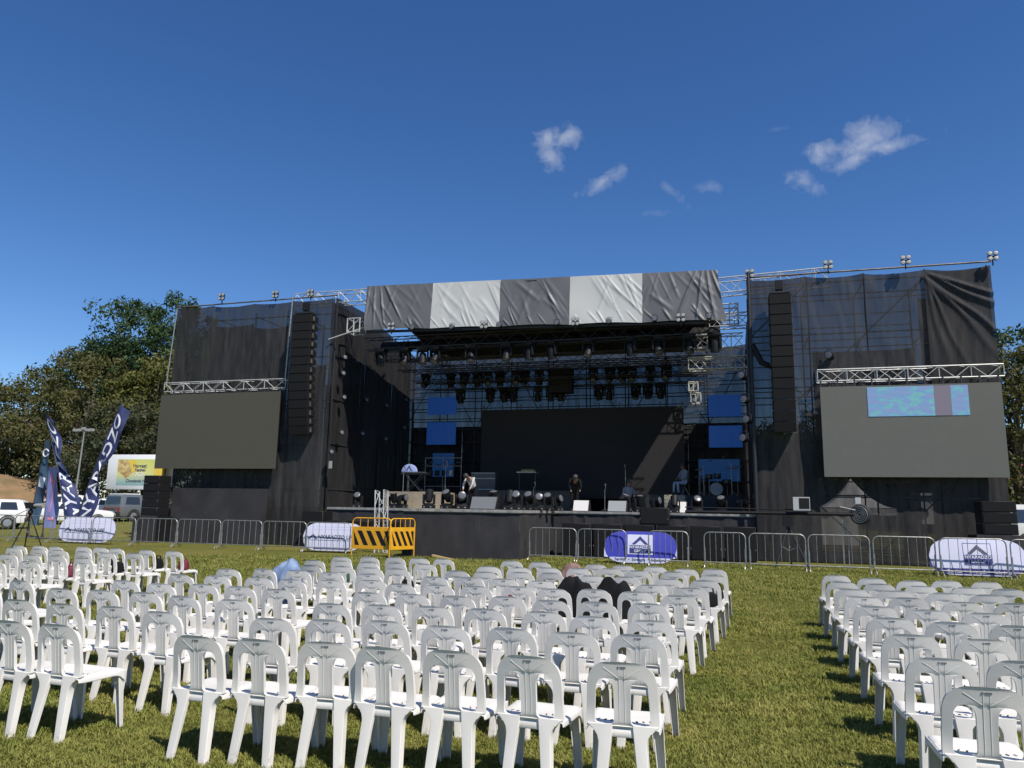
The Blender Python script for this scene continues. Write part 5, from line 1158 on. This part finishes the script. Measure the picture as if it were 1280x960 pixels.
PK = [(0, .45, 1.05, 1.12), (.06, .40, 1.08, 1.16), (.10, .40, 1.10, 1.80), (.3, .38, 1.10, 1.90), (1.6, .38, 1.10, 1.90), (1.7, .38, 1.1, 1.86), (3.2, .38, 1.10, 1.84), (3.5, .38, 1.10, 1.72), (4.15, .38, 1.08, 1.14), (5.1, .40, 1.00, 1.06), (5.3, .45, .85, .9)]
def pkx(t, xw, sec):
    MB().box((0, .07, 1.5), (1.35, .05, .48), Matrix.Rotation(R(-6), 3, 'X')).build('rear_window', GLASS, t)
    MB().box((0, .95, 1.925), (1.5, 1.3, .06)).build('canopy_roof', WHITEP, t); MB().box((0, -.03, .93), (1.0, .03, .06)).build('red_strip', REDL, t)
    MB().box((0, 1.5, 1.96), (.7, .3, .12)).build('roof_light', TRIM, t)
car('pickup_truck', 'grey pickup truck with a white topped canopy below the billboard', (at(138, 650, 42.5).x, 42.5, gz(42.5)), R(-9), PK, 1.87, GREYP, (1.05, 4.35), (1.10, 1.85), [[(.35, 1.2), (1.5, 1.2), (1.5, 1.72), (.5, 1.72)], [(1.85, 1.2), (2.75, 1.2), (2.7, 1.72), (1.9, 1.72)], [(2.85, 1.2), (3.75, 1.2), (3.35, 1.7), (2.85, 1.72)]], wr=.40, cat='pickup', extra=pkx)
SED = [(0, .4, .85, .95), (.1, .34, .9, 1.0), (.5, .3, .92, 1.02), (1.1, .28, .92, 1.4), (1.5, .28, .92, 1.46), (2.4, .28, .92, 1.46), (2.9, .28, .92, 1.3), (3.4, .28, .9, .98), (4.2, .3, .8, .88), (4.4, .36, .66, .72)]
SUVS = [(0, .42, .95, 1.05), (.06, .36, 1.0, 1.12), (.25, .34, 1.0, 1.58), (.5, .34, 1.0, 1.66), (2.2, .34, 1.0, 1.68), (2.7, .34, 1.0, 1.6), (3.3, .34, .98, 1.06), (4.2, .36, .9, .98), (4.4, .42, .75, .82)]
sw = [[(1.15, 1.0), (1.9, 1.0), (1.9, 1.36), (1.35, 1.36)], [(1.98, 1.0), (2.95, 1.0), (2.55, 1.36), (1.98, 1.36)]]
uw = [[(.4, 1.08), (1.3, 1.08), (1.3, 1.52), (.55, 1.52)], [(1.38, 1.08), (2.1, 1.08), (2.1, 1.54), (1.38, 1.54)], [(2.18, 1.08), (3.0, 1.08), (2.65, 1.5), (2.18, 1.54)]]
def rw(t, xw, sec): MB().box((0, .17, 1.33), (1.25, .05, .36), Matrix.Rotation(R(-22), 3, 'X')).build('rear_window', GLASS, t)
def ground_at(px, py):
    y = 20.0
    while y < 80:
        p = at(px, py, y)
        if p.z <= gz(y): return p
        y += .25
    return p
def park(px, py, y=None):
    p = at(px, py, y) if y else ground_at(px, py); return (p.x, p.y, gz(p.y))
car('white_car', 'white car parked at the far left edge, beside the teal flag', park(34, 661, 35), R(128), SUVS, 1.8, WHITEP, (.85, 3.55), (1.0, 1.66), uw, wr=.34, extra=rw)
car('white_car', 'white car parked behind the small lilac flag', park(46, 657, 38.5), R(-50), SED, 1.75, WHITEP, (.8, 3.5), (.92, 1.45), sw, wr=.31, extra=rw)
car('white_car', 'white car parked between the leaning flags and the grey pickup', park(98, 650, 46), R(-44), SED, 1.75, WHITEP, (.8, 3.5), (.92, 1.45), sw, wr=.31, extra=rw)
car('white_car', 'white car far behind the lilac flag', park(56, 645, 48), R(-60), SUVS, 1.8, WHITEP, (.85, 3.55), (1.0, 1.66), uw, wr=.34, extra=rw)
VAN = [(0, .42, 1.1, 1.2), (.05, .36, 1.15, 1.85), (.2, .34, 1.15, 2.0), (3.2, .34, 1.15, 2.02), (3.8, .34, 1.15, 1.9), (4.4, .34, 1.1, 1.2), (4.8, .4, .9, .95)]
car('white_van', 'white van parked behind the right tower at the picture edge', (11.9, 40.0, gz(40)), R(-82), VAN, 1.75, WHITEP, (.8, 3.9), (1.15, 2.0), [[(.3, 1.2), (1.2, 1.2), (1.2, 1.78), (.3, 1.78)], [(1.3, 1.2), (2.4, 1.2), (2.4, 1.78), (1.3, 1.78)], [(2.5, 1.2), (3.9, 1.2), (3.6, 1.75), (2.5, 1.78)]], wr=.33, cat='van', tt=.86,
    extra=lambda t, a, b: MB().box((0, .04, 1.5), (1.3, .05, .5)).build('rear_window', GLASS, t))

# billboard truck
def poster_mat():
    M = bpy.data.materials.new('poster_ground'); M.use_nodes = True; T = M.node_tree; N = T.nodes; L = T.links.new; P = N['Principled BSDF']
    c = N.new('ShaderNodeTexCoord'); sx = N.new('ShaderNodeSeparateXYZ'); L(c.outputs['Object'], sx.inputs[0])
    r = N.new('ShaderNodeValToRGB'); mr = N.new('ShaderNodeMapRange'); L(sx.outputs['Z'], mr.inputs[0]); mr.inputs[1].default_value = -.95; mr.inputs[2].default_value = .95; L(mr.outputs[0], r.inputs[0]); e = r.color_ramp.elements
    e[0].position = 0; e[0].color = (.20, .36, .36, 1); e[1].position = 1; e[1].color = (.58, .60, .16, 1); k = e.new(.18); k.color = (.34, .46, .38, 1); k = e.new(.45); k.color = (.66, .64, .22, 1)
    L(r.outputs[0], P.inputs['Base Color']); P.inputs['Roughness'].default_value = .6; return M
bb = thing('billboard', 'white framed advertising board with a yellow green poster', 'billboard', at(172, 590, 45) * 1.0, R(4))
w_, h_ = 5.4, 2.55; z0 = 0
link('board', bake(MB().box((.1, .12, z0), (w_, .2, h_)), 'bb', WHITEP, [bev(.04, 2)]), bb)
po = MB().grid(lambda a, b: (-1.75 + 4.35 * a, 0, -.95 + 1.9 * b), 1, 1).build('poster', poster_mat(), bb); po.location = (0, .012, -.02)
BRZ = mat('poster_brown', (.34, .19, .06), .6, col2=(.70, .55, .25), scale=4); YL = mat('poster_gold', (.75, .52, .07), .6)
MB().add([(-1.7, .004, .9), (-.95, .004, .9), (-.45, .004, -.05), (-.9, .004, -.5), (-1.7, .004, .1)], [(0, 1, 2, 3, 4)]).build('poster_figure', BRZ, bb)
MB().add([(-.9, .0, .88), (-.2, .0, .8), (-.05, .0, .05), (-.4, .0, -.02)], [(0, 1, 2, 3)]).build('poster_figure', YL, bb)
MB().add([(1.35, .0, .6), (2.3, .0, .7), (2.25, .0, -.5), (1.4, .0, -.3)], [(0, 1, 2, 3)]).build('poster_figure', YL, bb)
for (tx, sz, x, z, m_) in (('Harvest', .36, .15, .45, PRINTG), ('Festival', .30, .2, .15, NAVY), ('2026', .44, .2, -.2, PRINTW), ('Clevelands Harvest', .30, .25, -.64, PRINTG)):
    q = text_mb(tx, sz, .006); q.v = [(p[0] + x, -.008, p[1] + z) for p in q.v]; q.build('lettering', m_, bb)
for x in (-1.9, 2.0): pole(bb, (x, .3, -h_ / 2), (x, .3, gz(45) - at(172, 590, 45).z), .08, STEEL, 'post')
# lamp mast behind the flags
p0 = at(91, 640, 47); p1 = at(104.5, 548, 47)
lm = thing('floodlight_mast', 'slender grey floodlight mast between the two tall flags', 'lamp post', (p0.x, 47, gz(47)))
MB().tube([(0, 0, 0), ((p1.x - p0.x) * .5, 0, (p1.z) * .5), (p1.x - p0.x, 0, p1.z)], [.085, .07, .05], 10).build('mast', mat('mast_grey', (.30, .31, .30), .5, .4), lm, 50)
for k in (-2, -1, 0, 1, 2): MB().box((p1.x - p0.x + .42 * k, -.1, p1.z + .05 + (.12 if k == 0 else 0)), (.26, .2, .2)).build('floodlight', LENS_W, lm)
MB().box((p1.x - p0.x, 0, p1.z), (2.0, .06, .06)).build('crossarm', STEEL, lm)

# marquee and sign board behind the right tower
tm = thing('marquee_tent', 'white peaked marquee seen through the netting of the right tower', 'tent', (5.75, 40.2, gz(40)))
TENT = mat('tent_white', (.72, .71, .68), .7)
def tf(a, b):
    x, y = (2 * a - 1) * 1.65, (2 * b - 1) * 1.65; d = max(abs(x), abs(y)) / 1.65; return (x, y, 1.75 + 1.45 * (1 - d) ** 1.8 + .0)
MB().grid(tf, 24, 24).build('roof', TENT, tm, smooth='all')
for k in range(4):
    rmz = Matrix.Rotation(k * math.pi / 2, 3, 'Z'); mb = MB().grid(lambda a, b: tuple(rmz @ Vector(((2 * a - 1) * 1.65, -1.65 - .02 * math.sin(20 * a), 1.76 - .3 * b - .05 * abs(math.sin(9 * a))))), 30, 2); mb.build('fringe', TENT, tm)
MB().grid(lambda a, b: (-1.62 + 1.6 * a, -1.6 + .03 * math.sin(14 * a), 1.6 * b), 16, 2).build('side_wall', TENT, tm, smooth='all')
for sx in (-1, 1):
    for sy in (-1, 1): pole(tm, (sx * 1.62, sy * 1.62, -.05), (sx * 1.62, sy * 1.62, 1.76), .03, STEEL, 'pole')
sb_ = thing('sign_board', 'white printed board behind the right tower netting', 'sign', (9.3, 41, gz(41)), R(-5)); MB().box((0, 0, 1.75), (1.6, .05, 1.5)).build('board', TENT, sb_)
for x in (-.6, .6): pole(sb_, (x, 0.05, 0), (x, .05, 1.2), .03, STEEL, 'leg')
MB().box((0, -.03, 2.2), (1.3, .012, .22)).build('printed_band', PRINTG, sb_); MB().lathe([(.28, 0), (.28, .01)], 20, (-.3, -.035, 1.5), Matrix.Rotation(R(90), 3, 'X')).build('printed_spot', PRINTG, sb_)
ho = thing('house', 'low house with a red roof beyond the right trees', 'house', (24.5, 72, gz(72)), R(-10)); MB().box((0, 0, 1.6), (12, 6, 3.2)).build('wall', mat('plaster', (.55, .47, .40), .8), ho)
MB().prism([(-3.5, 3.2), (3.5, 3.2), (0, 5.2)], -6.5, 6.5, 'yz').build('roof', mat('roof_red', (.42, .09, .07), .7), ho)
for x in (-4, -1, 2.5): f = MB().box((x, -3.02, 1.7), (1.4, .08, 1.2)).build('window', LENS_W, ho); MB().box((x, -3.07, 1.7), (1.2, .03, 1.0)).build('pane', GLASS, f)

# ------------------------------------------------------------------ trees
def leafmat(name, a, b):
    M = mat(name, a, .6, col2=b, scale=.55, detail=8, spec=.25, trans=.28); return M
BARK = mat('bark', (.10, .075, .05), .9, col2=(.16, .12, .08), scale=5)
def tree(name, label, base, h, rx, rz, cz, mat_, seed, n_cl=150, leaf=.36, per=70, shape=1.0, rc=1.2):
    rr = random.Random(seed); t = thing(name, label, 'tree', base, 0, 'trees behind the field')
    tr = MB(); tr.tube([(0, 0, -.3), (.1, 0, h * .15), (-.1, .1, h * .35), (.15, 0, h * .55), (0, 0, h * .8)], [h * .028, h * .024, h * .018, h * .011, .04], 9)
    cl = []
    for k in range(n_cl):
        while True:
            q = Vector((rr.uniform(-1, 1), rr.uniform(-1, 1), rr.uniform(-1, 1)))
            if .25 < q.length < 1: break
        q = q.normalized() * (q.length ** .45); lump = 1 + .38 * nse(q.x * 2.1, q.y * 2.1, q.z * 2.1 + seed)
        c = Vector((q.x * rx * lump, q.y * rx * lump * .8, cz + q.z * rz * lump)); cl.append(c)
    for c in cl[::5]:
        z0 = max(h * .15, min(c.z * .55, h * .6)); tr.tube([(0, 0, z0), (c.x * .45, c.y * .45, z0 + (c.z - z0) * .5), c], [h * .008, h * .005, .03], 5)
    tr.build('trunk', BARK, t, smooth=60)
    V_, F_ = [], []
    for c in cl:
        s = rc * rr.uniform(.55, 1.2)
        for k in range(per):
            d = Vector((rr.gauss(0, .5), rr.gauss(0, .5), rr.gauss(0, .36))); d *= min(1.0, .95 / max(.01, d.length)) * s; p = c + d
            nrm = (d.normalized() * .5 + Vector((rr.uniform(-1, 1), rr.uniform(-1, 1), rr.uniform(-.3, 1)))).normalized(); a = nrm.orthogonal().normalized(); a.rotate(Matrix.Rotation(rr.uniform(0, 6.28), 3, nrm)); b = nrm.cross(a)
            l = leaf * rr.uniform(.5, 1.15); o = len(V_); V_ += [p - a * l * .5, p + b * l * .22 - a * l * .05, p + a * l * .5, p - b * l * .22 + a * l * .05]; F_.append((o, o + 1, o + 2, o + 3))
    me = bpy.data.meshes.new('crown'); me.from_pydata([tuple(v) for v in V_], [], F_); me.materials.append(mat_); link('crown', me, t)
G1 = leafmat('leaf_dark', (.022, .050, .016), (.060, .100, .030)); G2 = leafmat('leaf_olive', (.058, .068, .020), (.130, .120, .038)); G3 = leafmat('leaf_yellow', (.090, .105, .022), (.165, .150, .040)); G4 = leafmat('leaf_grey', (.040, .055, .026), (.085, .085, .040))
def tb(px, y): p = at(px, 640, y); return (p.x, y, gz(min(y, 75)) - .1)
tree('broadleaf_tree', 'tall dark green tree with a ragged crown behind the left tower', tb(180, 66), 23, 7.2, 6.8, 15.6, G1, 1, 270, .5, 95, rc=1.3)
tree('broadleaf_tree', 'dark green tree in front of the tall one, left shoulder of its crown', tb(112, 68), 20, 5.6, 5.4, 13.2, G1, 2, 170, .55, 85, rc=1.4)
tree('broadleaf_tree', 'yellow green tree just left of the left tower', tb(182, 58), 15, 4.8, 5.4, 9.2, G3, 3, 150, .48, 80, rc=1.1)
tree('broadleaf_tree', 'large olive brown tree behind the leaning flags', tb(100, 58), 15.5, 6.4, 6.3, 8.8, G2, 4, 210, .42, 90, rc=1.2)
tree('broadleaf_tree', 'olive tree at the far left picture edge', tb(14, 60), 14.5, 6.0, 5.8, 8.4, G2, 5, 170, .42, 85, rc=1.2)
tree('broadleaf_tree', 'grey green low tree left of the billboard', tb(66, 61), 10, 5.2, 4.2, 5.6, G4, 6, 170, .40, 85, rc=1.1)
tree('broadleaf_tree', 'grey green low tree behind the billboard', tb(160, 54), 10, 5.2, 4.4, 5.6, G4, 7, 170, .40, 85, rc=1.1)
tree('broadleaf_tree', 'olive tree beyond the left edge of the view', tb(-60, 58), 13, 6.0, 5.5, 7.6, G2, 8, 120, .42, 80, rc=1.2)
tree('broadleaf_tree', 'dark tree hidden behind the left screen', tb(262, 62), 18, 6.0, 7.0, 11, G1, 9, 120, .5, 80, rc=1.3)
tree('broadleaf_tree', 'olive green tree rising right of the right tower', tb(1278, 50), 11.3, 3.1, 5.0, 7.2, G2, 10, 170, .34, 80, rc=.9)
tree('broadleaf_tree', 'dark tree beyond the right picture edge', tb(1340, 52), 13, 4.2, 5.5, 7.5, G1, 11, 130, .36, 80, rc=1.0)
tree('broadleaf_tree', 'low bushy tree behind the white van', tb(1262, 60), 5.5, 3.6, 2.3, 2.8, G4, 12, 90, .34, 70, rc=.8)
tree('broadleaf_tree', 'distant dark tree showing through the right tower netting', tb(1160, 75), 11, 6, 4.5, 6.5, G1, 13, 110, .5, 70, rc=1.3)
tree('broadleaf_tree', 'distant olive tree showing through the netting near the stage', tb(1010, 80), 10, 6, 4.2, 5.8, G2, 14, 100, .5, 70, rc=1.3)

for k, (px, y, h_) in enumerate(((1035, 57, 7), (1085, 60, 7.5), (1135, 57, 6.5), (1190, 61, 7.5), (240, 55, 8), (300, 60, 8), (975, 62, 7))):  # low trees added behind the towers to darken the view through the nets
    tree('added_hedge_tree', 'low dense dark tree added to darken the netting, %s of the background row' % ORD[k], tb(px, y), h_, 3.3, h_ * .5, h_ * .5, G1, 40 + k, 120, .42, 75, rc=1.0)
# ------------------------------------------------------------------ things left on the chairs
def cloth_over(loc, w, d, h, m_, label, seed, name='jacket', cat='jacket', rz=0.0, hang=.22):
    """a garment thrown over a chair back or lying in a heap"""
    mb = MB()
    def f(a, b):
        x = w * (a - .5); k = 2 * b - 1; y = d * k * .5
        z = h * max(0, 1 - abs(k) ** 3) - (hang * max(0, abs(k) - .45)); z -= .16 * abs(2 * a - 1) ** 3.5
        n = .10 * nse(x * 5, y * 5, seed) + .06 * nse(x * 11, y * 11, seed + 2) + .03 * abs(nse(x * 20, y * 16, seed + 3))
        return (x + .03 * nse(y * 5, x * 3, seed + 5), y + .04 * nse(x * 5, z * 5, seed + 7), z + n)
    me = bake(mb.grid(f, 26, 22), name, m_, [('SOLIDIFY', dict(thickness=.02, offset=0))], 60)
    o = link(name, me); o.location = loc; o.rotation_euler = (0, 0, rz); return tag(o, label, cat)
DEN = mat('denim_blue', (.24, .32, .46), .85, col2=(.10, .15, .26), scale=7); PNK = mat('cloth_maroon', (.13, .012, .03), .7); BRN = mat('cloth_brown', (.20, .12, .10), .8)
cloth_over((-1.88, 9.40, .74), .47, .30, .075, SHK, 'black jacket hung over a chair back, left one of the two', 1, hang=.9)
cloth_over((-1.41, 9.42, .72), .44, .30, .085, SHK, 'black jacket hung over a chair back, right one of the two', 2, hang=.9)
cloth_over((-6.10, 9.60, .56), .42, .42, .30, DEN, 'crumpled pale denim jacket over a chair back in the middle rows', 3, hang=.5)
cloth_over((-2.50, 12.35, .60), .42, .34, .20, BRN, 'brown garment over a chair in the back row', 4, hang=.3)
def bag(loc, s, m_, label, rz=0):
    t = thing('bag', label, 'bag', loc, rz); b = bake(MB().box((0, 0, s[2] / 2), s, top=(.78, .7)), 'bag_body', m_, [bev(min(s) * .3, 3), ('SUBSURF', dict(levels=1))], 60); link('body', b, t)
    MB().tube([(-s[0] * .25, 0, s[2] * .9), (-s[0] * .2, 0, s[2] * 1.25), (s[0] * .2, 0, s[2] * 1.25), (s[0] * .25, 0, s[2] * .9)], .012, 6).build('handle', m_, t, 50)
def seat_of(px, py):
    # the chair whose back top is nearest to that picture point
    return min(CH, key=lambda c: (proj(c)[0] - px) ** 2 + (proj(c)[1] - py) ** 2)
def proj(c):
    q = Vector((c[0], c[1] - .3, .8 - CAM_H)); a = q.dot(fw); return 640 + FPX * q.dot(rt2) / a, 480 - FPX * q.dot(up2) / a
SB = [(122, 684, SHK, 'black bag on a chair seat at the far left back row'), (129, 690, SHK, 'black bag on a far left chair, one row nearer'), (67, 694, PNK, 'maroon bag on a far left chair seat'), (181, 687, SHK, 'black bag on a chair near the gap in the far left block'), (214, 688, PNK, 'maroon bag on the outermost chair of the far left back row'),
      (639, 700, PNK, 'maroon bag on a back row chair near the brown garment'), (627, 723, PNK, 'dark red bag on a chair in the middle block, seventh row'), (881, 725, SHK, 'black bag on the aisle chair of the seventh row'), (890, 719, SHK, 'black bag on the aisle chair of the eighth row'), (425, 700, mat('bag_green', (.03, .10, .07), .7), 'dark green bag on a chair near the yellow barrier'), (495, 710, SHK, 'black bag on a chair in front of the yellow barriers')]
for (px, py, m_, lab) in SB:
    c = seat_of(px, py); bag((c[0] + .05, c[1] + .02, .432), (.22, .17, .19), m_, lab, rnd.uniform(-.5, .5))
